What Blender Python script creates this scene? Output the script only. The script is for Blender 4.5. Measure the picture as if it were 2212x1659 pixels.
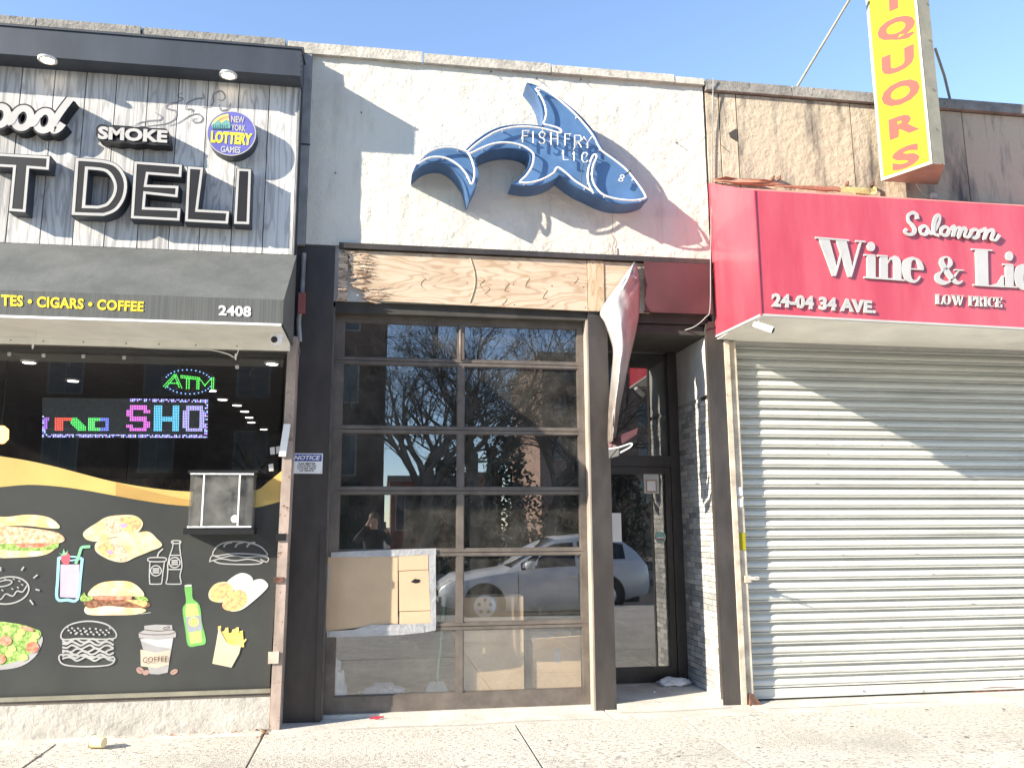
import bpy, bmesh, math, random
from mathutils import Vector, Matrix
random.seed(7)
S = bpy.context.scene
for o in list(bpy.data.objects): bpy.data.objects.remove(o)
C = S.collection
R = math.radians

# ------------------------------------------------------------------ camera, sky, sun, exposure
DIST, CZ, F = 7.2, 1.55, 1792.0            # distance to the facade, eye height, focal length (photo width = 2212)
YAW, PITCH, ROLL = R(8.87), R(9.65), R(-0.30)
fwd = Vector((math.sin(YAW)*math.cos(PITCH), math.cos(YAW)*math.cos(PITCH), math.sin(PITCH)))
rgt = Vector((math.cos(YAW), -math.sin(YAW), 0)); upv = rgt.cross(fwd)
r2 = rgt*math.cos(ROLL)+upv*math.sin(ROLL); u2 = upv*math.cos(ROLL)-rgt*math.sin(ROLL)
cam = bpy.data.cameras.new('camera'); cam.sensor_width = 36; cam.lens = 36*F/2212
cam.clip_start = .05; cam.clip_end = 2000
camo = bpy.data.objects.new('camera', cam); C.objects.link(camo)
m = Matrix((r2, u2, -fwd)).transposed().to_4x4(); m.translation = Vector((0, -DIST, CZ)); camo.matrix_world = m
S.camera = camo

SUN = Vector((2.55, 1.0, -1.2)).normalized()           # direction the sunlight travels
w = bpy.data.worlds.new('World'); S.world = w; w.use_nodes = True
nt = w.node_tree; nt.nodes.clear()
sky = nt.nodes.new('ShaderNodeTexSky'); sky.sky_type = 'NISHITA'; sky.sun_disc = False
sky.sun_elevation = math.asin(-SUN.z); sky.sun_rotation = math.atan2(-SUN.x, -SUN.y)
sky.air_density = 1.0; sky.dust_density = .0; sky.ozone_density = 1.0; sky.altitude = 2500
bg = nt.nodes.new('ShaderNodeBackground'); bg.inputs[1].default_value = .15
wo = nt.nodes.new('ShaderNodeOutputWorld'); nt.links.new(sky.outputs[0], bg.inputs[0]); nt.links.new(bg.outputs[0], wo.inputs[0])
sl = bpy.data.lights.new('sun', 'SUN'); sl.energy = 4.8; sl.angle = R(.5); sl.color = (1, .9, .74)
so = bpy.data.objects.new('sun', sl); C.objects.link(so); so.location = (-20, -10, 15)
so.rotation_euler = SUN.to_track_quat('-Z', 'Y').to_euler()
S.view_settings.view_transform = 'Standard'; S.view_settings.look = 'None'
S.view_settings.exposure = 1.55; S.view_settings.gamma = 1.0; S.view_settings.use_curve_mapping = False
S.render.engine = 'CYCLES'; S.render.resolution_x = 1024; S.render.resolution_y = 767
S.cycles.max_bounces = 10; S.cycles.transparent_max_bounces = 24

# ------------------------------------------------------------------ measuring: a photo point on a plane d metres in front of the wall
def W(x, y, d=0.0):
    v = r2*(x-1106)+u2*(829.5-y)+fwd*F
    t = (DIST-d)/v.y
    return Vector((v.x*t, -d, v.z*t+CZ))
def crop(ox, oy, k): return lambda x, y: ((ox+x*k)/1.77486, (oy+y*k)/1.77486)
c1 = crop(0, 0, .5425); c2 = crop(0, 850, .5425); c3 = crop(0, 1750, .5425); c4 = crop(1100, 200, .7685)
c6 = crop(1050, 1950, .5877); c7 = crop(2200, 950, .57266); c8 = crop(2200, 1800, .57266)
r1 = crop(2650, 0, .57686); rr2 = crop(2650, 650, .57686); r3 = crop(2700, 1250, .5545); r7 = crop(1550, 280, .45208)
def PX(q, pts, d): return [W(*q(*p), d) for p in pts]

# ------------------------------------------------------------------ mesh builder
class MB:
    def __init__(s): s.v = []; s.f = []; s.m = []; s.sm = []
    def add(s, vs, fs, mi=0, smooth=False):
        b = len(s.v); s.v += [tuple(v) for v in vs]
        for f in fs: s.f.append([b+i for i in f]); s.m.append(mi); s.sm.append(smooth)
        return s
    def box(s, x0, x1, y0, y1, z0, z1, mi=0):
        vs = [(x, y, z) for x in (x0, x1) for y in (y0, y1) for z in (z0, z1)]
        return s.add(vs, [(0,1,3,2),(4,6,7,5),(0,4,5,1),(2,3,7,6),(0,2,6,4),(1,5,7,3)], mi)
    def hexa(s, p, mi=0):      # 8 points: bottom 4, top 4
        return s.add(p, [(3,2,1,0),(4,5,6,7),(0,1,5,4),(1,2,6,5),(2,3,7,6),(3,0,4,7)], mi)
    def poly(s, pts, mi=0): return s.add(pts, [list(range(len(pts)))], mi)
    def prism(s, pts, dep, mi=0, ms=None):      # front outline pts, extruded by vector dep
        if not isinstance(dep, Vector): dep = Vector((0, dep, 0))
        n = len(pts); p = [Vector(q) for q in pts]; vs = p+[q+dep for q in p]
        s.add(vs, [list(range(n)), list(range(2*n-1, n-1, -1))], mi)
        return s.add(vs, [(i, n+i, n+(i+1) % n, (i+1) % n) for i in range(n)], mi if ms is None else ms)
    def ring(s, outer, inner, dep=None, mi=0, ms=None):
        n = len(outer); o = [Vector(q) for q in outer]; i_ = [Vector(q) for q in inner]
        s.add(o+i_, [(k, (k+1) % n, n+(k+1) % n, n+k) for k in range(n)], mi)
        if dep:
            dv = dep if isinstance(dep, Vector) else Vector((0, dep, 0))
            s.add(o+[q+dv for q in o], [(k, n+k, n+(k+1) % n, (k+1) % n) for k in range(n)], mi if ms is None else ms)
            s.add(i_+[q+dv for q in i_], [(k, (k+1) % n, n+(k+1) % n, n+k) for k in range(n)], mi if ms is None else ms)
        return s
    def tube(s, pts, r, n=8, mi=0, cap=True):
        pts = [Vector(p) for p in pts]; rs = r if isinstance(r, (list, tuple)) else [r]*len(pts)
        vs = []; N = len(pts); prev = None
        for i, p in enumerate(pts):
            t = (pts[min(i+1, N-1)]-pts[max(i-1, 0)])
            if t.length < 1e-9: t = Vector((0, 0, 1))
            t.normalize()
            a = prev if prev is not None else (Vector((0, 0, 1)) if abs(t.z) < .9 else Vector((1, 0, 0)))
            a = (a-t*a.dot(t))
            if a.length < 1e-6: a = Vector((1, 0, 0)).cross(t)
            a.normalize(); prev = a; b = t.cross(a)
            for k in range(n):
                th = 2*math.pi*k/n; vs.append(p+(a*math.cos(th)+b*math.sin(th))*rs[i])
        fs = [(i*n+k, i*n+(k+1) % n, (i+1)*n+(k+1) % n, (i+1)*n+k) for i in range(N-1) for k in range(n)]
        s.add(vs, fs, mi, True)
        if cap: s.add([vs[k] for k in range(n)], [list(range(n-1, -1, -1))], mi); s.add([vs[(N-1)*n+k] for k in range(n)], [list(range(n))], mi)
        return s
    def ribbon(s, pts, wd, mi=0, dep=0, closed=False, nrm=Vector((0, -1, 0))):   # flat stroke, facing nrm
        pts = [Vector(p) for p in pts]; N = len(pts); ws = wd if isinstance(wd, (list, tuple)) else [wd]*N
        L = []; Rr = []
        for i, p in enumerate(pts):
            if closed: t = pts[(i+1) % N]-pts[(i-1) % N]
            else: t = pts[min(i+1, N-1)]-pts[max(i-1, 0)]
            t.normalize(); q = t.cross(nrm).normalized()*ws[i]*.5; L.append(p+q); Rr.append(p-q)
        rng = range(N if closed else N-1)
        s.add(L+Rr, [(i, (i+1) % N, N+(i+1) % N, N+i) for i in rng], mi)
        if dep:
            dv = -nrm*dep
            for A in (L, Rr): s.add(A+[a+dv for a in A], [(i, N+i, N+(i+1) % N, (i+1) % N) for i in rng], mi)
            if not closed:
                for i in (0, N-1): s.add([L[i], Rr[i], Rr[i]+dv, L[i]+dv], [(0, 1, 2, 3)], mi)
        return s
    def lathe(s, prof, c, ax='z', n=20, mi=0, smooth=True):
        vs = []; c = Vector(c)
        for r, h in prof:
            for k in range(n):
                th = 2*math.pi*k/n; a, b = r*math.cos(th), r*math.sin(th)
                vs.append(c+(Vector((a, b, h)) if ax == 'z' else Vector((a, h, b)) if ax == 'y' else Vector((h, a, b))))
        P_ = len(prof)
        s.add(vs, [(i*n+k, i*n+(k+1) % n, (i+1)*n+(k+1) % n, (i+1)*n+k) for i in range(P_-1) for k in range(n)], mi, smooth)
        s.add(vs[:n], [list(range(n))], mi); s.add(vs[-n:], [list(range(n))], mi)
        return s
    def mesh(s, name):
        me = bpy.data.meshes.new(name); me.from_pydata(s.v, [], s.f)
        me.polygons.foreach_set('material_index', s.m); me.polygons.foreach_set('use_smooth', s.sm); me.update()
        return me
    def build(s, name, mats, parent=None): return link(name, s.mesh(name), mats, parent)
def link(name, me, mats, parent=None):
    if me.materials.__len__() == 0:
        for x in (mats if isinstance(mats, (list, tuple)) else [mats]): me.materials.append(x)
    o = bpy.data.objects.new(name, me); C.objects.link(o)
    if parent is not None:
        o.parent = parent
        p = parent; off = Vector((0, 0, 0))
        if p.type == 'EMPTY': o.matrix_parent_inverse = Matrix.Translation(-p.location)
    return o
def thing(name, label, cat, loc=(0, 0, 0), group=None):
    e = bpy.data.objects.new(name, None); C.objects.link(e); e.location = loc; e.empty_display_size = .1
    return tag(e, label, cat, group)
def tag(o, label, cat, group=None, kind=None):
    if label: o['label'] = label
    if cat: o['category'] = cat
    if group: o['group'] = group
    if kind: o['kind'] = kind
    return o
def struct(o): o['kind'] = 'structure'; return o
def spline(pts, n=6, closed=False):          # Catmull-Rom in 2-D or 3-D tuples
    P_ = [Vector(p) for p in pts]; N = len(P_); out = []
    for i in range(N if closed else N-1):
        if closed: a, b, c, d = P_[(i-1) % N], P_[i], P_[(i+1) % N], P_[(i+2) % N]
        else: a, b, c, d = P_[max(i-1, 0)], P_[i], P_[i+1], P_[min(i+2, N-1)]
        for k in range(n):
            t = k/n
            out.append(.5*((2*b)+(c-a)*t+(2*a-5*b+4*c-d)*t*t+(3*b-a-3*c+d)*t**3))
    if not closed: out.append(P_[-1])
    return out
def ell(cx, cy, rx, ry, n=28, tilt=0, a0=0, a1=360):
    out = []; tt = R(tilt); full = (a1-a0) >= 360
    for k in range(n if full else n+1):
        t = R(a0+(a1-a0)*k/n); x, y = rx*math.cos(t), ry*math.sin(t)
        out.append((cx+x*math.cos(tt)-y*math.sin(tt), cy+x*math.sin(tt)+y*math.cos(tt)))
    return out
def inset(pts, d):           # inset of a simple polygon in the XZ plane
    P_ = [Vector((p.x, p.z)) for p in pts]; N = len(P_); y = pts[0].y
    A = sum(P_[i].x*P_[(i+1) % N].y-P_[(i+1) % N].x*P_[i].y for i in range(N)); sg = 1 if A > 0 else -1
    out = []
    for i in range(N):
        e0 = (P_[i]-P_[i-1]).normalized(); e1 = (P_[(i+1) % N]-P_[i]).normalized()
        n0 = Vector((-e0.y, e0.x))*sg; n1 = Vector((-e1.y, e1.x))*sg
        b = (n0+n1); b = b/max(.25, 1+n0.dot(n1))
        q = P_[i]+b*d; out.append(Vector((q.x, y, q.y)))
    return out

# ------------------------------------------------------------------ materials
def ramp(nt, stops):
    n = nt.nodes.new('ShaderNodeValToRGB'); e = n.color_ramp.elements
    while len(e) < len(stops): e.new(.5)
    for i, (p, c) in enumerate(stops): e[i].position = p; e[i].color = (*c, 1)
    return n
MC = {}
def mat(name, col, rough=.6, metal=0, var=.12, scale=4, stretch=(1, 1, 1), bump=0, bscale=60, bstretch=(1, 1, 1), spec=.5, col2=None, lo=.42, hi=.62, speck=0, speckc=(.05, .05, .05), speckscale=90, rnd=0, trans=0, coat=0, detail=6, spst=(1,1,1)):
    if name in MC: return MC[name]
    m = bpy.data.materials.new(name); m.use_nodes = True; nt = m.node_tree; N = nt.nodes; L = nt.links
    b = N['Principled BSDF']; b.inputs['Roughness'].default_value = rough; b.inputs['Metallic'].default_value = metal
    b.inputs['Specular IOR Level'].default_value = spec; b.inputs['Coat Weight'].default_value = coat
    tc = N.new('ShaderNodeTexCoord'); vec = tc.outputs['Object']
    if rnd:
        oi = N.new('ShaderNodeObjectInfo'); ad = N.new('ShaderNodeVectorMath'); ad.operation = 'MULTIPLY_ADD'
        L.new(oi.outputs['Random'], ad.inputs[0]); ad.inputs[1].default_value = (17, 23, 31); L.new(vec, ad.inputs[2]); vec = ad.outputs[0]
    def noise(sc, st, det=detail):
        mp = N.new('ShaderNodeMapping'); mp.inputs['Scale'].default_value = st; L.new(vec, mp.inputs[0])
        n = N.new('ShaderNodeTexNoise'); n.inputs['Scale'].default_value = sc; n.inputs['Detail'].default_value = det; n.inputs['Roughness'].default_value = .62
        L.new(mp.outputs[0], n.inputs['Vector']); return n.outputs['Fac']
    c = Vector(col); c2 = Vector(col2) if col2 else c*(1-var*2.2)
    if not col2: c = c*(1+var*.5)
    rp = ramp(nt, [(lo-.12 if not col2 else lo, tuple(c2)), (hi+.1 if not col2 else hi, tuple(c))]); L.new(noise(scale, stretch), rp.inputs[0]); out = rp.outputs[0]
    if speck:
        rs = ramp(nt, [(.28+speck*.25, (0, 0, 0)), (.33+speck*.27, (1, 1, 1))]); L.new(noise(speckscale, spst, 5), rs.inputs[0])
        mx = N.new('ShaderNodeMix'); mx.data_type = 'RGBA'; L.new(rs.outputs[0], mx.inputs[0]); mx.inputs[6].default_value = (*speckc, 1); L.new(out, mx.inputs[7]); out = mx.outputs[2]
    if rnd:
        hs = N.new('ShaderNodeHueSaturation'); mr = N.new('ShaderNodeMapRange'); mr.inputs[3].default_value = 1-rnd; mr.inputs[4].default_value = 1+rnd
        L.new(oi.outputs['Random'], mr.inputs[0]); L.new(mr.outputs[0], hs.inputs['Value']); L.new(out, hs.inputs['Color']); out = hs.outputs[0]
    L.new(out, b.inputs['Base Color'])
    if bump:
        bn = N.new('ShaderNodeBump'); bn.inputs['Strength'].default_value = bump; bn.inputs['Distance'].default_value = .02
        L.new(noise(bscale, bstretch), bn.inputs['Height']); L.new(bn.outputs[0], b.inputs['Normal'])
    MC[name] = m; return m
def emit(name, col, st):
    if name in MC: return MC[name]
    m = bpy.data.materials.new(name); m.use_nodes = True; b = m.node_tree.nodes['Principled BSDF']
    b.inputs['Base Color'].default_value = (*col, 1); b.inputs['Emission Color'].default_value = (*col, 1); b.inputs['Emission Strength'].default_value = st
    MC[name] = m; return m
def glass(name, ior=2.2, tint=(.8, .85, .85), dust=.06, dscale=3, dustc=(.6, .58, .52), dmax=.35):
    if name in MC: return MC[name]
    m = bpy.data.materials.new(name); m.use_nodes = True; nt = m.node_tree; N = nt.nodes; L = nt.links; N.clear()
    o = N.new('ShaderNodeOutputMaterial'); t = N.new('ShaderNodeBsdfTransparent'); t.inputs[0].default_value = (*tint, 1)
    g = N.new('ShaderNodeBsdfGlossy'); g.inputs['Roughness'].default_value = .0; g.inputs[0].default_value = (.95, .97, 1, 1)
    lw = N.new('ShaderNodeLayerWeight'); lw.inputs[0].default_value = .5; pw = N.new('ShaderNodeMath'); pw.operation = 'POWER'; L.new(lw.outputs['Facing'], pw.inputs[0]); pw.inputs[1].default_value = 5
    fr = N.new('ShaderNodeMath'); fr.operation = 'MULTIPLY_ADD'; f0 = ((ior-1)/(ior+1))**2; fr.inputs[1].default_value = 1-f0; fr.inputs[2].default_value = f0; L.new(pw.outputs[0], fr.inputs[0])
    mx = N.new('ShaderNodeMixShader'); L.new(fr.outputs[0], mx.inputs[0]); L.new(t.outputs[0], mx.inputs[1]); L.new(g.outputs[0], mx.inputs[2])
    df = N.new('ShaderNodeBsdfDiffuse'); df.inputs[0].default_value = (*dustc, 1)
    tc = N.new('ShaderNodeTexCoord'); n = N.new('ShaderNodeTexNoise'); n.inputs['Scale'].default_value = dscale; n.inputs['Detail'].default_value = 8; n.inputs['Roughness'].default_value = .7
    L.new(tc.outputs['Object'], n.inputs['Vector']); mr = N.new('ShaderNodeMapRange'); mr.inputs[1].default_value = .35; mr.inputs[2].default_value = .85; mr.inputs[3].default_value = dust*.35; mr.inputs[4].default_value = dmax
    L.new(n.outputs['Fac'], mr.inputs[0]); m2 = N.new('ShaderNodeMixShader'); L.new(mr.outputs[0], m2.inputs[0]); L.new(mx.outputs[0], m2.inputs[1]); L.new(df.outputs[0], m2.inputs[2])
    L.new(m2.outputs[0], o.inputs[0]); MC[name] = m; return m

stucco = mat('stucco', (.61, .585, .525), .9, col2=(.5, .475, .42), scale=2.4, stretch=(2.2, 1, .45), lo=.3, hi=.48, bump=1.0, bscale=9)
coping_m = mat('coping_stone', (.52, .49, .43), .9, var=.2, scale=7, bump=.6, bscale=30, speck=.3, speckc=(.28, .26, .23), speckscale=20, rnd=.1)
coping_dk = mat('coping_grey', (.3, .285, .26), .9, var=.2, scale=7, bump=.6, bscale=30, speck=.3, speckc=(.15, .145, .14), speckscale=20, rnd=.1)
fascia_m = mat('fascia_metal', (.055, .066, .085), .5, .2, var=.2, scale=2, stretch=(1, 1, .3), bump=.15, bscale=1.6)
plank_m = mat('grey_plank', (.56, .55, .54), .75, col2=(.3, .3, .305), scale=5, stretch=(5, 1, .14), lo=.34, hi=.5, bump=.25, bscale=60, bstretch=(3, 1, .1), rnd=.16)
wood_in = mat('plank_gap', (.1, .1, .1), .9)
black_m = mat('black_panel', (.012, .012, .014), .45, var=.2, scale=4)
blackpaint = mat('black_metal', (.06, .052, .048), .42, .0, var=.35, scale=3, stretch=(1, 1, .4), bump=.1, bscale=30, col2=(.036, .031, .029), speck=.0, speckc=(.2, .19, .18))
white_m = mat('white_paint', (.8, .79, .78), .5, var=.05)
letterwhite = mat('letter_white', (.46, .45, .44), .45, var=.06)
frame_m = mat('bronze_frame', (.155, .132, .115), .45, .1, var=.2, scale=6, bump=.08, bscale=60)
post_m = mat('beige_post', (.42, .33, .28), .6, var=.25, scale=6, stretch=(1, 1, .4), speck=.22, speckc=(.16, .09, .06), speckscale=18)
canvas_bk = mat('black_canvas', (.105, .11, .106), .85, col2=(.075, .08, .077), scale=2.2, lo=.38, hi=.62, bump=.4, bscale=7, bstretch=(1, 1, 1), speck=.02, speckc=(.2, .2, .19), speckscale=40)
canvas_val = mat('black_canvas_valance', (.075, .08, .078), .85, col2=(.1, .105, .102), scale=14, stretch=(6, 1, .06), lo=.4, hi=.6)
soffit_m = mat('soffit_cream', (.84, .82, .74), .6, var=.08, scale=3)
yellow_l = mat('yellow_letter', (.85, .62, .03), .5, var=.04)
grey_l = mat('grey_letter', (.6, .59, .58), .5, var=.04)
conc = mat('plinth_concrete', (.46, .435, .39), .92, var=.14, scale=4, bump=.7, bscale=18, speck=.3, speckc=(.34, .31, .28), speckscale=14)
slab_m = mat('slab_concrete', (.60, .56, .485), .95, col2=(.44, .41, .36), scale=.9, lo=.3, hi=.5, bump=.8, bscale=90, speck=.52, speckc=(.27, .25, .22), speckscale=40, rnd=.05, spst=(.8, 1.4, 1))
apron_m = mat('apron_cement', (.60, .565, .5), .9, var=.14, scale=3, bump=.4, bscale=40, speck=.3, speckc=(.43, .385, .33), speckscale=9)
joint_m = mat('joint_dirt', (.09, .075, .06), .95)
film_m = mat('black_film', (.05, .053, .05), .35, col2=(.036, .038, .037), scale=1.4, lo=.38, hi=.62, coat=.2)
gold_m = mat('gold_print', (.6, .43, .14), .4, var=.1, scale=2)
gold_dk = mat('gold_print_dark', (.46, .29, .09), .4, var=.1, scale=2)
grey_trim = mat('grey_trim', (.3, .31, .32), .7, var=.2, scale=5, speck=.1, speckc=(.1, .1, .1))
ply_m = mat('plywood', (.52, .425, .32), .75, col2=(.44, .335, .235), scale=3.2, stretch=(.5, 1, 2.6), lo=.42, hi=.56, bump=.2, bscale=20, bstretch=(.3, 1, 6), rnd=.06)
def grain(m, sc, st, k, dark, amt):        # contour-line wood grain
    nt = m.node_tree; N = nt.nodes; L = nt.links; b = N['Principled BSDF']; src = b.inputs['Base Color'].links[0].from_socket
    tc = N.new('ShaderNodeTexCoord'); mp = N.new('ShaderNodeMapping'); mp.inputs['Scale'].default_value = st; L.new(tc.outputs['Object'], mp.inputs[0])
    n = N.new('ShaderNodeTexNoise'); n.inputs['Scale'].default_value = sc; n.inputs['Detail'].default_value = 3; n.inputs['Roughness'].default_value = .45; L.new(mp.outputs[0], n.inputs['Vector'])
    a = N.new('ShaderNodeMath'); a.operation = 'MULTIPLY'; a.inputs[1].default_value = k; L.new(n.outputs['Fac'], a.inputs[0])
    f = N.new('ShaderNodeMath'); f.operation = 'SINE'; L.new(a.outputs[0], f.inputs[0])
    rp = ramp(nt, [(.35, (0, 0, 0)), (.98, (amt, amt, amt))]); L.new(f.outputs[0], rp.inputs[0])
    mx = N.new('ShaderNodeMix'); mx.data_type = 'RGBA'; L.new(rp.outputs[0], mx.inputs[0]); L.new(src, mx.inputs[6]); mx.inputs[7].default_value = (*dark, 1); L.new(mx.outputs[2], b.inputs['Base Color'])
ply_lt = mat('plywood_pale', (.55, .43, .3), .75, col2=(.46, .34, .22), scale=5, stretch=(2, 1, .5), lo=.42, hi=.6, bump=.2, bscale=20)
grain(ply_m, 1.5, (.55, 1, 2.4), 95, (.3, .18, .1), .5); grain(ply_lt, 2.5, (2.4, 1, .6), 60, (.32, .2, .11), .6)
splinter = mat('splintered_wood', (.62, .48, .36), .9, col2=(.2, .12, .08), scale=14, stretch=(.6, 1, 3), lo=.4, hi=.55, bump=1, bscale=40)
maroon = mat('maroon_canvas', (.09, .03, .035), .6, var=.15, scale=2)
blue_m = mat('blue_enamel', (.095, .195, .375), .3, .1, var=.15, scale=3, coat=.4)
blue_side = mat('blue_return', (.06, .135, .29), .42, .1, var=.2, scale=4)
neon_m = mat('neon_tube', (.7, .69, .68), .2, var=.03, coat=.5)
red_m = mat('red_sign', (.44, .045, .07), .32, col2=(.5, .085, .11), scale=1.3, stretch=(2.5, 1, .4), lo=.38, hi=.62, coat=.3, bump=.35, bscale=1.8, bstretch=(1.5, 1, .6))
yel_s = mat('yellow_face', (.32, .29, .02), .6, var=.03, spec=.1)
sal_l = mat('salmon_letter', (.27, .075, .06), .6, var=.03, spec=.1)
sign_grey = mat('sign_case', (.3, .285, .22), .5, .2, var=.15, scale=5)
stone_m = mat('stained_stone', (.49, .415, .31), .9, col2=(.1, .09, .085), scale=3.0, stretch=(1.5, 1, .28), lo=.33, hi=.52, bump=.9, bscale=12, rnd=.06)
slat_m = mat('shutter_slat', (.57, .57, .53), .5, .15, col2=(.45, .45, .42), scale=1.3, stretch=(.6, 1, 3), lo=.3, hi=.5, bump=.35, bscale=2.5, bstretch=(1, 1, 4), rnd=.06)
rust_m = mat('rust', (.2, .085, .05), .9, col2=(.07, .04, .03), scale=20)
rail_m = mat('rail_paint', (.62, .54, .43), .6, var=.25, scale=6, speck=.2, speckc=(.3, .2, .14), speckscale=25)
cardb = mat('cardboard', (.55, .4, .26), .85, var=.06, scale=3, bump=.12, bscale=8, bstretch=(12, 1, .5))
tape_m = mat('grey_tape', (.46, .465, .48), .35, .3, var=.1, scale=8, bump=.6, bscale=25)
silver_pl = mat('clear_plastic', (.75, .77, .8), .2, var=.1, bump=.8, bscale=20)
brick_ms = [mat('tile_%s' % n, c, .6, var=.2, scale=14, bump=.3, bscale=40, rnd=.12) for n, c in (('pale', (.58, .57, .55)), ('mid', (.48, .475, .46)), ('dark', (.34, .335, .325)), ('warm', (.54, .515, .475)))]
mortar = mat('mortar', (.4, .39, .37), .95, var=.1)
plaster = mat('grey_plaster', (.5, .49, .47), .9, var=.12, scale=3, bump=.4, bscale=10)
g_door = glass('door_glass', 2.7, (.96, .97, .96), .02, 5, dmax=.11)
g_deli = glass('deli_glass', 1.75, (.93, .95, .95), .01, 3, dmax=.03)
acry = glass('acrylic', 1.6, (.86, .88, .9), .06, 8, dmax=.2)
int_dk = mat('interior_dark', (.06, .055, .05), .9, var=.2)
int_fl = mat('interior_floor', (.3, .27, .23), .8, var=.2)
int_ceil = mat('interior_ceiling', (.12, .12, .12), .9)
paper = mat('paper_white', (.82, .82, .82), .7, var=.02)

# ------------------------------------------------------------------ lettering
def quadmap(q):          # q = TL, TR, BR, BL -> (u, v) with v up
    TL, TR, BR, BL = q
    return lambda u, v: (BL*(1-u)+BR*u)*(1-v)+(TL*(1-u)+TR*u)*v
def text_parts(body, q, thick, mt, parent, bold=.02, shear=0, space=1.0, name='letter', nrm=Vector((0, -1, 0)), one=False):
    cu = bpy.data.curves.new('text', 'FONT'); cu.body = body; cu.offset = bold; cu.shear = shear; cu.space_character = space; cu.resolution_u = 3
    for i in range(len(body)): cu.materials.append(white_m)
    for i in range(len(body)): cu.body_format[i].material_index = i
    ob = bpy.data.objects.new('text', cu); C.objects.link(ob)
    dg = bpy.context.evaluated_depsgraph_get(); dg.update()
    me = bpy.data.meshes.new_from_object(ob.evaluated_get(dg))
    vs = [v.co.copy() for v in me.vertices]; pol = [(list(p.vertices), p.material_index) for p in me.polygons]
    bpy.data.objects.remove(ob); bpy.data.curves.remove(cu); bpy.data.meshes.remove(me)
    x0 = min(v.x for v in vs); x1 = max(v.x for v in vs); y0 = min(v.y for v in vs); y1 = max(v.y for v in vs)
    qm = quadmap(q); wv = [qm((v.x-x0)/(x1-x0), (v.y-y0)/(y1-y0)) for v in vs]
    # weld by rounded position so that boundary edges can be found
    key = {}; ids = []
    for v in vs:
        k = (round(v.x, 4), round(v.y, 4)); ids.append(key.setdefault(k, len(key)))
    rep = {}
    for i, k in enumerate(ids): rep.setdefault(k, wv[i])
    groups = {}
    for p, mi in pol: groups.setdefault(0 if one else mi, []).append([ids[i] for i in p])
    dv = -nrm*thick; res = []
    for g in sorted(groups):
        mb = MB(); loc = {}; P_ = []
        ec = {}
        for f in groups[g]:
            f = [a for k, a in enumerate(f) if a != f[k-1]]
            if len(f) < 3: continue
            mb.f.append([loc.setdefault(a, len(loc)) for a in f]); mb.m.append(0); mb.sm.append(False)
            for k in range(len(f)):
                e = (f[k], f[(k+1) % len(f)]); ec.setdefault(tuple(sorted(e)), []).append(e)
        inv = sorted(loc, key=lambda a: loc[a]); mb.v = [tuple(rep[a]) for a in inv]
        if not mb.v: continue
        if thick > .0015:
            for e in ec.values():
                if len(e) == 1:
                    a, b = rep[e[0][0]], rep[e[0][1]]; mb.add([a, b, b+dv, a+dv], [(0, 1, 2, 3)])
        res.append(mb.build(name, mt, parent))
    return res
def glyph(q, w_, prims, thick, mt, parent, k0=0):     # prims in local units; q maps x in 0..w_, y in 0..1
    qm = quadmap(q); mb = MB(); P2 = lambda p: qm(p[0]/w_, p[1])
    for k, (kind, pts, wd) in enumerate(prims):
        off = Vector((0, -.0007*k, 0))
        if kind == 'p': mb.prism([P2(p)+off for p in pts], thick)
        else:
            pp = [P2(p)+off for p in spline([(*p, 0) for p in pts], 5)] if kind == 'r' else [P2(p)+off for p in pts]
            n = len(pp); sc = (q[0]-q[3]).length
            ws = [wd]*n if not isinstance(wd, (list, tuple)) else [wd[min(len(wd)-1, int(i/(n-1)*(len(wd)-1)))]*(1-(i/(n-1)*(len(wd)-1)) % 1)+wd[min(len(wd)-1, int(i/(n-1)*(len(wd)-1))+1)]*((i/(n-1)*(len(wd)-1)) % 1) for i in range(n)]
            mb.ribbon(pp, [x*sc for x in ws], 0, thick)
    return mb.build('letter', mt, parent)
def rc(x0, y0, x1, y1): return ('p', [(x0, y0), (x1, y0), (x1, y1), (x0, y1)], 0)
def arc(cx, cy, rx, ry, a0, a1, n=14): return [(cx+rx*math.cos(R(a0+(a1-a0)*k/n)), cy+ry*math.sin(R(a0+(a1-a0)*k/n))) for k in range(n+1)]
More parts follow.
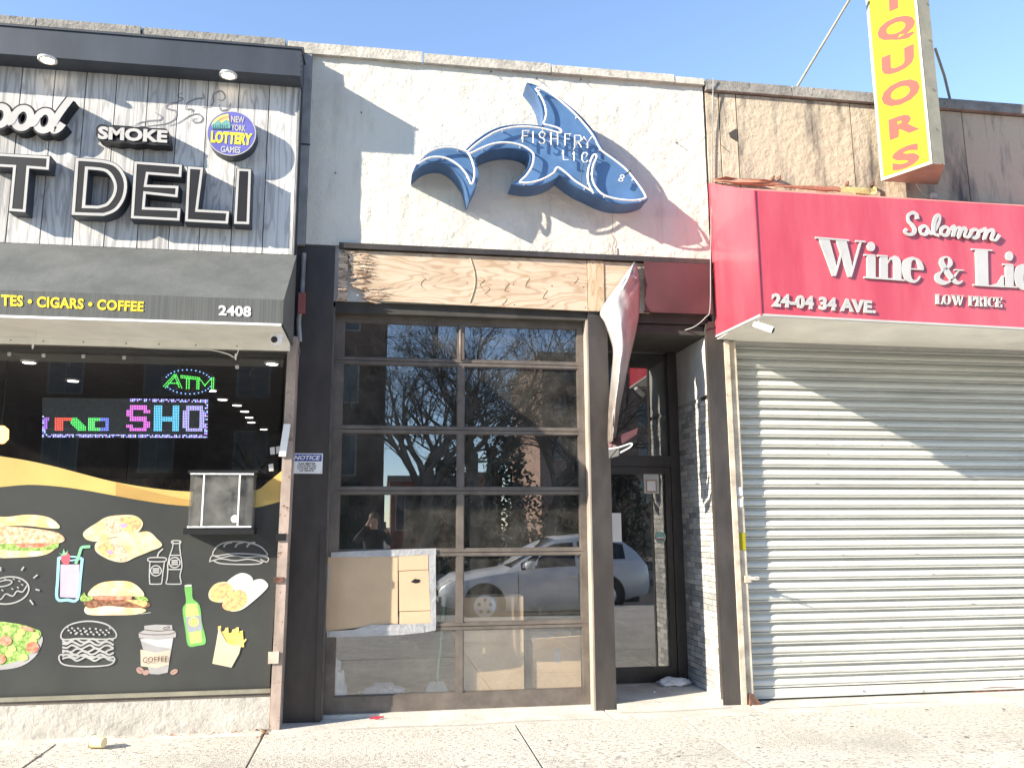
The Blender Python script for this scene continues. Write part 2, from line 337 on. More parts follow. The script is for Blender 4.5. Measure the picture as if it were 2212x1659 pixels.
SERIF = {
 'W': (1.52, [('p', [(.10,.97),(.42,.97),(.68,.16),(.62,0),(.52,0)], 0), ('p', [(.62,.97),(.94,.97),(1.16,.16),(1.10,0),(1.0,0)], 0), ('l', [(.60,.03),(.84,.75)], .05), ('l', [(1.08,.03),(1.38,.97)], .05), rc(0,.955,1.02,1), rc(1.22,.955,1.52,1)]),
 'i': (.5, [rc(.1,.02,.38,.63), rc(0,0,.5,.045), rc(0,.6,.36,.645), ('p', arc(.23,.86,.13,.13,0,342,19), 0)]),
 'n': (.96, [rc(.1,.02,.37,.63), ('p', [(.36,.48),(.46,.60),(.6,.66),(.74,.63),(.82,.54),(.85,.42),(.85,.02),(.58,.02),(.58,.45),(.54,.53),(.47,.54),(.36,.42)], 0), rc(0,0,.47,.045), rc(.49,0,.96,.045), rc(0,.6,.35,.645)]),
 'e': (.66, [('l', arc(.32,.32,.24,.31,6,330,30), [.15,.13,.06,.12,.25,.26,.2,.1,.05,.03]), rc(.17,.325,.62,.36)]),
 '&': (.98, [('r', [(.86,.52),(.78,.42),(.62,.18),(.42,.05),(.24,.05),(.11,.15),(.11,.29),(.25,.44),(.46,.6),(.56,.76),(.5,.92),(.37,.96),(.26,.88),(.26,.72),(.42,.45),(.62,.2),(.76,.08),(.9,.08),(.97,.16)], [.03,.04,.05,.1,.2,.2,.16,.06,.1,.14,.08,.06,.12,.2,.22,.2,.16,.06,.03]), rc(.68,.5,1,.545)]),
 'L': (.86, [rc(.1,.02,.43,.98), rc(0,.96,.55,1), rc(0,0,.84,.04), ('p', [(.86,0),(.86,.32),(.82,.32),(.7,.12),(.5,.04),(.5,0)], 0)]),
 'c': (.62, [('l', arc(.34,.32,.25,.31,40,325,26), [.08,.05,.1,.24,.26,.22,.1,.05,.03]), ('p', arc(.5,.5,.1,.09,0,330,11), 0)]),
  'q': (.78, [('l', arc(.33,.32,.24,.31,20,340,26), [.06,.05,.1,.24,.26,.22,.1,.05,.05]), rc(.47,-.26,.74,.63), rc(.38,-.3,.78,-.255)]),
 'O': (.95, [('l', arc(.47,.5,.35,.47,0,360,32), [.26,.14,.06,.14,.26,.14,.06,.14,.26])]),
 'P': (.78, [rc(.1,.02,.34,.98), rc(0,0,.46,.06), rc(0,.94,.4,1), ('l', [(.34,.97)]+arc(.42,.73,.24,.22,90,-90,12)+[(.34,.48)], [.05,.05,.12,.24,.24,.12,.05,.05])]),
 'R': (.92, [rc(.1,.02,.34,.98), rc(0,0,.46,.06), rc(0,.94,.4,1), ('l', [(.34,.97)]+arc(.42,.75,.24,.2,90,-90,12)+[(.34,.53)], [.05,.05,.12,.24,.24,.12,.05,.05]), ('p', [(.48,.52),(.66,.5),(.86,.02),(.94,.02),(.94,.0),(.62,0)], 0)]),
 'I': (.46, [rc(.1,.02,.36,.98), rc(0,0,.46,.06), rc(0,.94,.46,1)]),
 'C': (.85, [('l', arc(.46,.5,.34,.46,50,310,26), [.08,.06,.12,.24,.26,.24,.12,.06,.05]), rc(.7,.62,.78,.98)]),
 'E': (.8, [rc(.1,.02,.36,.98), rc(0,0,.76,.06), rc(0,.94,.74,1), rc(.3,.47,.54,.53), rc(.5,.38,.56,.62), rc(.7,.0,.77,.28), rc(.68,.74,.75,1)]),
 'X': (.45, []),
}
def serif(ch, q, thick, mt, parent): return glyph(q, SERIF[ch][0], SERIF[ch][1], thick, mt, parent)

# ------------------------------------------------------------------ ground
def gz(y): return min(0, y*.014)
sw = MB().box(-16, 24, -8.3, .3, -.6, -.16).build('sidewalk', joint_m); struct(sw)
XJ = [-15.9, -14.4, -12.9, -11.4, -9.9, -8.4, -6.8, -5.25, -3.76, -2.31, -.85, 1.08, 2.46, 4.0, 5.5, 7.0, 8.6, 10.1, 11.6, 13.1, 14.6, 16.1, 17.6, 19.1, 20.6, 22.1, 23.6]
YJ = [-.34, -1.65, -3.0, -4.35, -5.7, -7.0, -8.29]
def slab(x0, x1, y0, y1, up, mt, name):
    g = .0075; e = .0012; mb = MB()
    a = [(x0+g, y0+g), (x1-g, y0+g), (x1-g, y1-g), (x0+g, y1-g)]; b = [(x0+g+e, y0+g+e), (x1-g-e, y0+g+e), (x1-g-e, y1-g-e), (x0+g+e, y1-g-e)]
    t = random.uniform(-.003, .003)
    P_ = [(x, y, gz(y)-.14) for x, y in a]+[(x, y, gz(y)-.006+up+t) for x, y in a]+[(x, y, gz(y)+up+t) for x, y in b]
    mb.add(P_, [(0,1,5,4),(1,2,6,5),(2,3,7,6),(3,0,4,7),(4,5,9,8),(5,6,10,9),(6,7,11,10),(7,4,8,11),(8,9,10,11)])
    return mb.build(name, mt, sw)
for i in range(len(XJ)-1):
    for j in range(len(YJ)-1): slab(XJ[i], XJ[i+1], YJ[j+1], YJ[j], 0, slab_m, 'slab')
for x0, x1 in ((-15.9, -.86), (-.85, 1.9), (1.9, 3.2), (3.2, 9), (9, 23.6)): slab(x0, x1, -.345, .28, .002, apron_m, 'apron_strip')
random.seed(77)
gum = mat('gum', (.16, .15, .14), .9)
for k in range(26):
    x = random.uniform(-3, 6); y = random.uniform(-2.2, -.4); r_ = random.uniform(.008, .02); MB().lathe([(r_, 0), (r_*.8, .002)], (x, y, gz(y)+.0035), 'z', 9).build('gum_spot', gum, sw)
for pts in ([(-.3, -.3), (.2, -.29), (.7, -.31), (1.2, -.28), (1.8, -.31)], [(3.3, -.2), (3.8, -.22), (4.3, -.18), (4.9, -.21)], [(-.85, -.05), (-.83, -.2), (-.86, -.35), (-.85, -.5)], [(2.0, -.13), (2.4, -.15), (3.0, -.12)]):
    MB().ribbon(spline([(x, y+random.gauss(0, .008), gz(y)+.0055) for x, y in pts], 5), .007, nrm=Vector((0, 0, 1))).build('crack', joint_m, sw)
ground = MB().poly([(-300, -400, -.34), (300, -400, -.34), (300, 200, -.34), (-300, 200, -.34)]).build('ground', mat('earth', (.2, .19, .17), .95)); struct(ground)
kerb = MB().box(-60, 60, -8.5, -8.302, -.33, -.118).build('kerb', mat('kerb_stone', (.4, .39, .37), .9, bump=.3)); struct(kerb)
road = MB().poly([(-120, -19, -.3), (120, -19, -.3), (120, -8.45, -.3), (-120, -8.45, -.3)]).build('road', mat('asphalt', (.075, .074, .072), .9, var=.15, scale=3, bump=.5, bscale=200)); struct(road)
farw = MB().box(-60, 60, -22, -18.9, -.33, -.16).build('far_pavement', mat('far_pavement', (.35, .34, .31), .95, var=.15)); struct(farw)

# ================================================================== DELI SHOP (left)
XL = -4.6; XD = -.80                                   # deli from XL to XD
deli = thing('deli_shop', 'dark-fronted deli shop with grey plank wall, gold ribbon window and concrete base', 'shop', (-2.7, 0, 0))
MB().box(XL, -.78, -.14, .12, 3.06, 5.80).build('wall', int_dk, deli)
def coping(parent, x0, x1, z0, z1, mt, d=.06):
    zb = z1; j = random.uniform(-.006, .006)
    mb = MB().hexa([(x0+.004, -d+j, z0), (x1-.004, -d+j, z0), (x1-.004, .3, z0), (x0+.004, .3, z0), (x0+.008, -d+.008+j, zb), (x1-.008, -d+.008+j, zb), (x1-.008, .3, zb), (x0+.008, .3, zb)])
    return mb.build('coping_stone', mt, parent)
for x0, x1 in ((-5.2, -4.1), (-4.1, -3.06), (-3.06, W(306, 60, .05).x), (W(306, 60, .05).x, W(618, 92, .05).x)): coping(deli, x0, x1, 5.81, 5.925, coping_dk)
fz0, fz1 = W(648, 165, .4).z, W(648, 105, .4).z
fas = MB().prism([(XL, -.4, fz0), (-.775, -.4, fz0), (-.775, -.4, fz1), (XL, -.4, fz1)], Vector((0, .26, 0))).build('fascia', fascia_m, deli)
MB().hexa([(XL, -.41, fz1-.012), (-.765, -.41, fz1-.012), (-.765, -.05, fz1+.05), (XL, -.05, fz1+.05), (XL, -.41, fz1+.004), (-.765, -.41, fz1+.004), (-.765, -.05, fz1+.07), (XL, -.05, fz1+.07)]).build('flashing', fascia_m, fas)
for k in range(5): MB().lathe([(.004, 0), (.004, .006)], (-.774+.0, -.4+.03+.0*k, fz0+.03+k*.05), 'x', 8).build('rivet', white_m, fas)
lamp_em = emit('downlight_glow', (1, .8, .55), 6)
for px_ in ((103, 128), (493, 161)):
    v = r2*(px_[0]-1106)+u2*(829.5-px_[1])+fwd*F; t = (fz0-CZ)/v.z; c = Vector((v.x*t, v.y*t-DIST, fz0))
    l = MB().lathe([(.074, -.001), (.074, -.014), (.056, -.02), (.05, -.012)], c, 'z', 24).build('downlight', white_m, deli)
    MB().lathe([(.048, -.0135), (.047, -.0145)], c, 'z', 20).build('lens', lamp_em, l)
grain(plank_m, 2.2, (2.6, 1, .34), 70, (.2, .2, .205), .45)
# planks
bw = .25; x = XD
pz0, pz1 = W(637, 551, .2).z, fz0-.001
nb = 0
pl = MB().box(XL, XD-.002, -.185, -.141, pz0, pz1-.002).build('plank_backing', wood_in, deli)
while x > XL:
    wd = bw*random.choice((1, 1, .97, 1.03)); x0 = x-wd
    y = -.2-random.uniform(0, .003)
    MB().hexa([(x0+.004, y, pz0), (x-.004, y, pz0), (x-.004, -.186, pz0), (x0+.004, -.186, pz0), (x0+.004, y, pz1), (x-.004, y, pz1), (x-.004, -.186, pz1), (x0+.004, -.186, pz1)]).build('plank', plank_m, deli)
    x = x0; nb += 1
MB().box(XD, -.715, -.05, .1, 3.98, 5.79).build('pier', grey_trim, deli)
MB().box(XD-.001, -.7, -.056, -.051, 4.905, 4.917).build('pier_joint', black_m, deli)
MB().box(XD+.001, XD+.012, -.215, -.05, pz0-.01, pz1).build('edge_trim', grey_trim, deli)
# storefront: plinth, sill, post, head, glass
DG = .12                                               # glass plane
plz = W(0, 1527, .2).z
MB().hexa([(XL, -.215, -.05), (-.83, -.205, -.05), (-.83, .1, -.05), (XL, .1, -.05), (XL, -.19, plz), (-.83, -.19, plz), (-.83, .1, plz), (XL, .1, plz)]).build('plinth', conc, deli)
sz = W(300, 1496, DG).z
MB().box(XL, -.835, -.16, -.1, plz+.002, sz).build('sill', frame_m, deli)
MB().box(XL, -.835, -.175, -.155, plz+.03, plz+.06).build('sill_lip', sign_grey, deli)
hz = W(300, 752, DG).z; 
MB().box(XL, -.835, -.17, -.1, hz, hz+.10).build('window_head', frame_m, deli)
MB().box(XL, -.835, -.2, -.171, hz+.055, hz+.075).build('head_trim', soffit_m, deli)
pt, pb = W(622, 742, .2), W(582, 1562, .2); qt, qb = W(650, 742, .2), W(604, 1562, .2)
zt = 3.12
MB().hexa([(pb.x, -.21, -.02), (qb.x, -.21, -.02), (qb.x, .02, -.02), (pb.x, .02, -.02), (pt.x, -.21, zt), (qt.x-.03, -.21, zt), (qt.x-.03, .02, zt), (pt.x, .02, zt)]).build('post', post_m, deli)
pr = MB(); a0, a1 = W(616, 916, .215), W(605, 986, .215); mw = .045
pr.hexa([(a1.x-.01, -.23, a1.z), (a1.x+mw, -.23, a1.z), (a1.x+mw, -.212, a1.z), (a1.x-.01, -.212, a1.z), (a0.x-.01, -.23, a0.z), (a0.x+mw, -.23, a0.z), (a0.x+mw, -.212, a0.z), (a0.x-.01, -.212, a0.z)]).build('white_cover', white_m, deli)
for yy, hh in ((1420, 22), (1160, 14), (1252, 10)):
    p = W(588+(1420-yy)*.062, yy, .215); MB().box(p.x-.03, p.x+.05, -.225, -.211, p.z-hh*.004/2, p.z+hh*.004/2).build('bracket', rust_m if yy == 1252 else rail_m if yy == 1420 else black_m, deli)
# glazing
gx = [XL, -3.3, W(290, 800, DG).x, -.845]
for i in range(3): MB().poly([(gx[i]+.002, -DG, sz), (gx[i+1]-.002, -DG, sz), (gx[i+1]-.002, -DG, hz), (gx[i]+.002, -DG, hz)]).build('pane', g_deli, deli)
# black film with its top edge under the gold ribbon
rib_top = [(-60, 975), (0, 985), (60, 995), (120, 1008), (180, 1024), (240, 1039), (300, 1050), (360, 1058), (414, 1062), (480, 1066), (550, 1060), (580, 1040), (612, 1014)]
rib_bot = [(-60, 1057), (0, 1052), (60, 1047), (120, 1050), (180, 1058), (240, 1069), (300, 1080), (360, 1089), (414, 1093), (480, 1099), (550, 1096), (580, 1090), (612, 1081)]
film = MB().poly([W(x, y, DG+.0015) for x, y in spline([(a, b+6, 0) for a, b in rib_top], 4) for x, y in [(x, y)]] if False else [W(p.x, p.y, DG+.0015) for p in spline([(a, b+6, 0) for a, b in rib_top], 4)]+[Vector((-.85, -DG-.0015, sz)), Vector((XL+.6, -DG-.0015, sz))]).build('window_film', film_m, deli)
A = [W(p.x, p.y, DG+.003) for p in spline([(a, b, 0) for a, b in rib_top], 4)]; B = [W(p.x, p.y, DG+.003) for p in spline([(a, b, 0) for a, b in rib_bot], 4)]
n = len(A); MB().add(A+B, [(i, i+1, n+i+1, n+i) for i in range(n-1)]).build('gold_ribbon_print', gold_m, film)
dk = [W(p.x, p.y, DG+.0045) for p in spline([(250, 1042, 0), (320, 1060, 0), (380, 1074, 0), (414, 1080, 0), (480, 1090, 0)], 5)]; dk2 = [W(p.x, p.y, DG+.0045) for p in spline([(250, 1071, 0), (320, 1083, 0), (380, 1091, 0), (414, 1093.5, 0), (480, 1099, 0)], 5)]
n = len(dk); MB().add(dk+dk2, [(i, i+1, n+i+1, n+i) for i in range(n-1)]).build('gold_shade_print', gold_dk, film)

# ---- food prints on the film
pm = dict(bun=mat('print_bun', (.8, .5, .2), .4, col2=(.72, .62, .42), scale=9, lo=.4, hi=.6), bunlt=mat('print_bunlight', (.84, .72, .5), .4, col2=(.8, .55, .25), scale=12), lett=mat('print_lettuce', (.45, .62, .18), .4, col2=(.16, .28, .06), scale=40), tom=mat('print_tomato', (.75, .14, .07), .4, col2=(.8, .35, .25), scale=25),
 meat=mat('print_meat', (.38, .18, .1), .4, col2=(.15, .07, .04), scale=50), chick=mat('print_chicken', (.85, .66, .45), .4, col2=(.55, .3, .16), scale=30), wrap=mat('print_wrap', (.62, .57, .42), .4, col2=(.55, .44, .22), scale=14), fill=mat('print_filling', (.42, .27, .16), .4, col2=(.75, .6, .45), scale=60),
 fill2=mat('print_filling2', (.85, .65, .2), .4, col2=(.75, .3, .18), scale=45), line=mat('print_chalk', (.42, .42, .41), .5), cyan=mat('print_cyan', (.35, .68, .8), .4), lilac=mat('print_lilac', (.62, .48, .62), .4), strawb=mat('print_strawberry', (.65, .12, .16), .4), green=mat('print_straw', (.25, .6, .35), .4),
 cup=mat('print_cup', (.4, .39, .385), .4), cuplt=mat('print_cuplight', (.56, .56, .56), .4), sleeve=mat('print_sleeve', (.62, .53, .42), .4), ink=mat('print_ink', (.12, .07, .05), .5), bottle=mat('print_bottle', (.18, .48, .12), .4), bottlelt=mat('print_bottlelight', (.5, .8, .2), .4), lab=mat('print_label', (.35, .37, .4), .4), sun=mat('print_sun', (.9, .75, .15), .4),
 box=mat('print_box', (.62, .55, .38), .4), fry=mat('print_fry', (.88, .66, .2), .4, col2=(.8, .5, .1), scale=20), bean=mat('print_bean', (.45, .28, .24), .4), purple=mat('print_onion', (.65, .35, .6), .4), white=mat('print_white', (.6, .59, .57), .4))
def decal(name, layers, q=c3, parent=None, d0=DG+.0045):
    mb = MB(); mats = []; 
    for k, L_ in enumerate(layers):
        kind, key, pts = L_[:3]; mt = pm[key]
        if mt not in mats: mats.append(mt)
        d = d0+.0004*(k % 24)
        if kind == 'f': mb.poly([W(*q(p[0], p[1]), d) for p in pts], mats.index(mt))
        elif kind == 's': mb.poly([W(*q(p.x, p.y), d) for p in spline([(*p, 0) for p in pts], 4, True)], mats.index(mt))
        else:
            cl = len(L_) > 4 and L_[4]
            mb.ribbon([W(*q(p.x, p.y), d) for p in spline([(*p, 0) for p in pts], 4, cl)], L_[3] if len(L_) > 3 else .007, mats.index(mt), 0, cl)
    return mb.build(name, mats, parent or film)
decal('sub_sandwich_print', [
 ('s','bunlt',[(-60,600),(100,640),(300,640),(410,620),(330,690),(150,712),(-60,705)]), ('s','lett',[(-60,600),(60,610),(250,630),(400,590),(415,625),(380,655),(200,668),(-60,650)]), ('s','tom',[(110,615),(250,605),(370,590),(400,600),(300,640),(150,640)]),
 ('s','chick',[(-60,500),(150,500),(380,530),(455,575),(420,610),(250,610),(60,615),(-60,600)]), ('s','bun',[(-60,430),(60,425),(200,410),(330,425),(400,465),(420,505),(330,505),(200,490),(60,490),(-60,490)]), ('s','bunlt',[(340,430),(400,465),(418,505),(350,500),(330,460)])])
decal('wrap_halves_print', [
 ('s','wrap',[(590,535),(680,470),(760,425),(880,412),(960,420),(1010,465),(990,520),(940,550),(800,570),(690,600),(610,585)]), ('s','fill',[(745,440),(830,425),(870,470),(850,530),(790,545),(745,510)]), ('s','fill2',[(850,435),(940,430),(990,465),(975,510),(900,525),(860,500)]), ('s','purple',[(850,480),(880,470),(900,490),(865,505)]),
 ('s','wrap',[(690,600),(800,575),(960,540),(1050,530),(1110,580),(1145,630),(1060,670),(960,710),(880,745),(790,735),(700,690),(670,650)]), ('s','fill',[(770,600),(850,620),(900,680),(900,730),(850,740),(790,690)]), ('s','fill2',[(690,640),(760,605),(800,660),(800,715),(720,690)]), ('s','purple',[(755,670),(790,660),(800,685),(770,690)])])
decal('smoothie_glass_print', [('f','lilac',[(428,762),(562,762),(545,998),(424,992)]), ('l','cyan',[(415,712),(408,860),(404,1003),(475,1012),(546,1008),(566,860),(582,718)],.022), ('l','cyan',[(415,712),(480,735),(582,718),(500,706)],.012,True), ('s','strawb',[(440,690),(470,675),(495,700),(490,750),(460,765),(432,735)]), ('f','green',[(415,680),(440,690),(450,650),(462,685),(480,660),(470,695),(440,700)]), ('l','green',[(535,757),(560,690),(575,645),(600,638),(638,636)],.022)])
decal('donut_line_print', [('l','line',ell(55,945,150,95,24,-8),.011,True), ('l','line',[(-90,1000),(0,1010),(40,970),(90,985),(120,950),(160,955),(190,910)],.01), ('l','line',ell(30,895,55,20,16,-12),.01,True)]+[('l','line',[(a,b),(a+14,b+9)],.008) for a,b in ((30,860),(90,860),(130,875),(120,920),(80,930),(10,940),(150,900))]+[('l','line',[(150,805),(168,778)],.011),('l','line',[(235,858),(265,835)],.011),('l','line',[(250,937),(280,945)],.011),('l','line',[(210,1012),(235,1045)],.011),('l','line',[(3,780),(3,808)],.011)])
decal('burger_print', [('s','bunlt',[(605,1060),(700,1050),(850,1050),(1000,1070),(1030,1090),(960,1115),(800,1120),(620,1115)]), ('f','cup',[(985,1110),(1065,1098),(1065,1104),(1000,1113)]), ('s','meat',[(600,1025),(700,1010),(880,1015),(1040,1030),(1050,1060),(950,1070),(760,1055),(640,1072),(600,1050)]), ('s','fill2',[(880,1010),(1000,1015),(1040,1030),(1020,1060),(960,1040)]), ('s','lett',[(565,1000),(595,960),(610,985),(660,995),(640,1015),(580,1022)]), ('s','lett',[(950,995),(1010,985),(1050,1015),(1000,1020)]), ('s','tom',[(670,990),(800,985),(920,988),(915,1008),(790,1012),(680,1010)]), ('s','bun',[(625,985),(650,930),(720,890),(820,878),(920,885),(990,930),(1015,985),(900,985),(760,980)]), ('s','bunlt',[(640,965),(720,925),(860,935),(960,940),(1005,980),(900,985),(740,982)])])
decal('burger_line_print', [('l','line',[(442,1290),(440,1235),(500,1185),(620,1162),(740,1180),(810,1230),(815,1280),(720,1290),(560,1285)],.011,True)]+[('l','line',[(470+ (i*67)%310,1200+(i*41)%55),(483+(i*67)%310,1206+(i*41)%55)],.012) for i in range(26)]+[('l','line',[(440,1300+dy+5*math.sin(i*2)) if i==0 else (440+i*33,1300+dy+14*math.sin(i*1.7+dy)) for i in range(12)],.014) for dy in (0,20,45,68,85,110,128)]+[('l','line',[(425,1400),(430,1455),(500,1478),(650,1482),(780,1468),(806,1420),(700,1415),(540,1405)],.011,True)])
decal('drink_cup_line_print', [('l','line',[(1060,738),(1056,820),(1058,890),(1066,900),(1130,900),(1143,890),(1152,815),(1163,740)],.009),('l','line',[(1056,715),(1165,715),(1163,740),(1056,740)],.009,True),('l','line',[(1112,712),(1122,680),(1152,652)],.012),('l','line',ell(1102,806,38,36,18),.009,True)]+[('l','line',[(1078,792+i*14),(1126,792+i*14)],.011) for i in range(3)])
decal('cola_bottle_line_print', [('l','line',[(1222,600),(1220,640),(1200,700),(1186,760),(1186,800),(1182,860),(1174,892),(1190,900),(1270,900),(1280,890),(1272,840),(1284,790),(1284,750),(1276,690),(1270,640),(1272,600)],.009),('l','line',[(1218,595),(1272,595),(1272,612),(1218,612)],.009,True),('l','line',ell(1234,748,38,36,18),.009,True),('l','line',[(1205,697),(1278,697)],.009),('l','line',[(1186,797),(1283,797)],.009)]+[('l','line',[(1212,734+i*14),(1258,734+i*14)],.011) for i in range(3)])
decal('sub_line_print', [('l','line',[(1510,700),(1530,640),(1600,605),(1720,602),(1830,630),(1885,680),(1880,700),(1800,690),(1650,685)],.01,True),('l','line',[(1480,745),(1500,700),(1560,715),(1640,700),(1740,712),(1830,705),(1895,715),(1885,745),(1840,725)],.009),('l','line',[(1480,742),(1560,722),(1660,735),(1760,725),(1850,745)],.009),('l','line',[(1510,735),(1560,755),(1700,762),(1830,758),(1860,740)],.01)]+[('l','line',[(1580+i*82,640),(1600+i*82,615),(1640+i*82,606)],.014) for i in range(3)])
decal('burrito_print', [('s','white',[(1600,890),(1690,825),(1760,835),(1785,880),(1700,940),(1640,940)]), ('s','wrap',[(1475,960),(1520,900),(1600,885),(1645,930),(1640,990),(1570,1030),(1490,1015)]), ('s','fill2',[(1485,955),(1540,905),(1610,895),(1640,940),(1600,1000),(1510,1010)]), ('s','white',[(1700,940),(1780,880),(1850,865),(1895,905),(1870,950),(1780,1030),(1700,1085),(1620,1085),(1640,990)]), ('s','fill2',[(1570,1045),(1620,975),(1690,940),(1745,975),(1740,1040),(1680,1085),(1600,1085)])])
decal('beer_bottle_print', [('s','bottle',[(1305,915),(1355,912),(1362,1000),(1410,1050),(1430,1180),(1455,1310),(1400,1335),(1330,1335),(1310,1220),(1290,1080),(1315,1025)]), ('f','bottlelt',[(1320,1040),(1390,1035),(1415,1150),(1430,1310),(1345,1325),(1325,1200),(1308,1090)]), ('f','white',[(1305,908),(1355,904),(1355,916),(1306,921)]), ('f','lab',[(1310,1135),(1418,1118),(1430,1225),(1328,1243)]), ('l','sun',ell(1369,1168,32,30,16),.008,True)]+[('f','sun',[(1369+30*math.cos(a),1168+28*math.sin(a)) if k%2==0 else (1369+14*math.cos(a),1168+13*math.sin(a)) for k in range(16) for a in [k*math.pi/8]])])
decal('fries_print', [('f','fry',[(x,1345),(x-8+i%3*6,1200+(i*37)%50),(x+14+i%3*6,1195+(i*37)%50),(x+24,1345)]) for i,x in enumerate(range(1548,1710,17))]+[('f','fry',[(1690,1335),(1735,1285),(1743,1292),(1705,1340)]),('f','box',[(1548,1195),(1562,1240),(1600,1310),(1650,1332),(1705,1332),(1690,1390),(1636,1490),(1500,1462),(1525,1330)])])
decal('coffee_cup_print', [('f','cup',[(990,1285),(1225,1280),(1185,1525),(1120,1538),(1058,1535)]), ('f','cuplt',[(992,1290),(1222,1285),(1210,1355),(1100,1340),(996,1300)]), ('f','cup',[(980,1245),(1020,1225),(1020,1195),(1100,1186),(1215,1190),(1220,1225),(1245,1240),(1243,1275),(1120,1295),(982,1280)]), ('f','sleeve',[(992,1362),(1100,1385),(1208,1365),(1192,1470),(1110,1495),(995,1480)]), ('l','ink',[(980,1245),(1040,1256),(1180,1256),(1245,1240)],.005),('l','ink',[(1020,1222),(1120,1232),(1220,1222)],.005),('l','ink',[(1158,1208),(1195,1200),(1190,1212),(1160,1220)],.004,True)])
cq = [W(*c3(*p), DG+.0145) for p in ((1010,1418),(1186,1408),(1186,1446),(1010,1458))]
text_parts('COFFEE', cq, .0005, pm['ink'], film, 0, 0, 1.1, 'coffee_letter')
decal('coffee_beans_print', [('s','bean',ell(990,1510,28,22,12,30)),('s','bean',ell(1032,1525,24,18,12,-20)),('s','bean',ell(1230,1520,28,17,12,-25)),('l','ink',[(972,1500),(992,1512),(1008,1528)],.003),('l','ink',[(1210,1530),(1230,1520),(1250,1510)],.003)])
decal('salad_bowl_print', [('s','cup',[(-80,1440),(100,1440),(240,1360),(290,1270),(300,1310),(250,1410),(150,1480),(20,1505),(-80,1505)]), ('s','lett',[(-80,1180),(0,1165),(80,1175),(150,1185),(230,1210),(290,1240),(270,1310),(240,1370),(120,1445),(-80,1455)])]+[('s','bottlelt',[(20+(i*83)%230,1200+(i*59)%210),(60+(i*83)%230,1190+(i*59)%210),(75+(i*83)%230,1225+(i*59)%210),(30+(i*83)%230,1240+(i*59)%210)]) for i in range(9)]+[('s','tom',ell(40,1300,42,35,12)),('s','tom',ell(228,1345,45,40,12)),('s','tom',ell(0,1430,40,33,12)),('s','tom',ell(190,1215,50,14,10,15))])
# stickers on the glass
for p in ((20, 765), (94, 768), (180, 770), (268, 773), (512, 793)): decal('sticker', [('f', 'white', [(p[0]-4, p[1]-4), (p[0]+4, p[1]-4), (p[0]+4, p[1]+4), (p[0]-4, p[1]+4)])], lambda x, y: (x, y), deli, DG+.001)
for p in ((588, 974), (601, 972), (585, 1010)): decal('sticker', [('f', 'white', [(p[0]-5, p[1]-7), (p[0]+5, p[1]-9), (p[0]+6, p[1]+7), (p[0]-4, p[1]+8)])], lambda x, y: (x, y), deli, DG+.001)
# interior
MB().box(XL, -.7, 5.9, 6.0, 0, 3.1).build('back_wall', int_dk, deli); MB().box(XL-.1, XL, -.1, 6, 0, 5.8).build('side_wall', int_dk, deli)
MB().box(-.7, -.5, .15, 6, 0, 5.7).build('party_wall', int_dk, deli); MB().box(XL, -.72, -.08, 5.9, 3.0, 3.05).build('ceiling', int_ceil, deli)
MB().box(XL, -.86, -.08, 5.9, -.1, .02).build('floor', int_fl, deli); MB().box(XL-.1, -.5, .1, 6, 5.6, 5.7).build('roof', coping_dk, deli)
MB().box(-4.2, -1.2, 4.9, 5.5, 0, 2.2).build('shelving', mat('shelf_goods', (.25, .18, .12), .7, col2=(.06, .07, .1), scale=6, stretch=(2, 1, 1.2)), deli)
gl = emit('ceiling_lamp_glow', (1, .95, .88), 3)
lamps = [(-1.78+.05*math.sin(y*9), y) for y in (1.95, 2.6, 3.05, 3.6, 4.2, 4.75, 5.6)]+[(-3.1, .55), (-3.06, 1.5), (-1.0, .35)]
for i, (x, y) in enumerate(lamps):
    c = MB().lathe([(.07, 0), (.07, -.012), (.055, -.018)], (x, y, 3.0), 'z', 16); l = c.build('ceiling_light', white_m)
    tag(l, 'round lit ceiling light in a row inside the deli' if i < 7 else ('round lit ceiling light just inside the deli glass' if i == 7 else 'round lit ceiling light second from the glass, left of the ATM sign' if i == 8 else 'round lit ceiling light by the deli corner post'), 'ceiling light', 'lights in the deli ceiling')
    MB().lathe([(.052, -.0185), (.05, -.02)], (x, y, 3.0), 'z', 14).build('lens', gl, l)

q = W(2, 940, -.5); pg = thing('pendant_lamp', 'warm amber pendant lamp hanging inside the deli window', 'lamp', tuple(q))
MB().tube([(q.x, .5, 3.0), (q.x, .5, q.z+.08)], .004, 5).build('cord', black_m, pg); MB().lathe([(.02, .08), (.055, .05), (.06, -.03), (.03, -.07)], q, 'z', 14).build('globe', emit('amber_glow', (1, .5, .12), 2.2), pg)

# ================================================================== DELI SIGNS
LF = .325                                              # letter front plane
def q4(q, a, b, c, d_, d): return [W(*q(*p), d) for p in (a, b, c, d_)]
ds = thing('block_letter_sign', 'big black block letters with white outlines reading T DELI on grey planks', 'sign', (-2, -.2, 4.1))
def block(pts, hole=None):
    o = [W(*c1(*p), LF) for p in pts]; mb = MB()
    if hole:
        h = [W(*c1(*p), LF) for p in hole]; mb.ring(o, h, .12, 0, 1)
        ob = mb.build('letter', [black_m, fascia_m], ds)
        b = MB(); e = Vector((0, -.002, 0)); sh = lambda P_: [p+e for p in P_]
        b.ring(sh(inset(o, .006)), sh(inset(o, .03))); b.ring(sh(inset(h, -.03)), sh(inset(h, -.006)))
        b.build('outline', letterwhite, ob)
    else:
        mb.prism(o, .12, 0, 1); ob = mb.build('letter', [black_m, fascia_m], ds)
        b = MB(); e = Vector((0, -.002, 0)); b.ring([p+e for p in inset(o, .006)], [p+e for p in inset(o, .027)]); b.build('outline', letterwhite, ob)
block([(-75,1078),(358,1103),(350,1208),(212,1197),(186,1507),(58,1497),(88,1190),(-80,1180)])
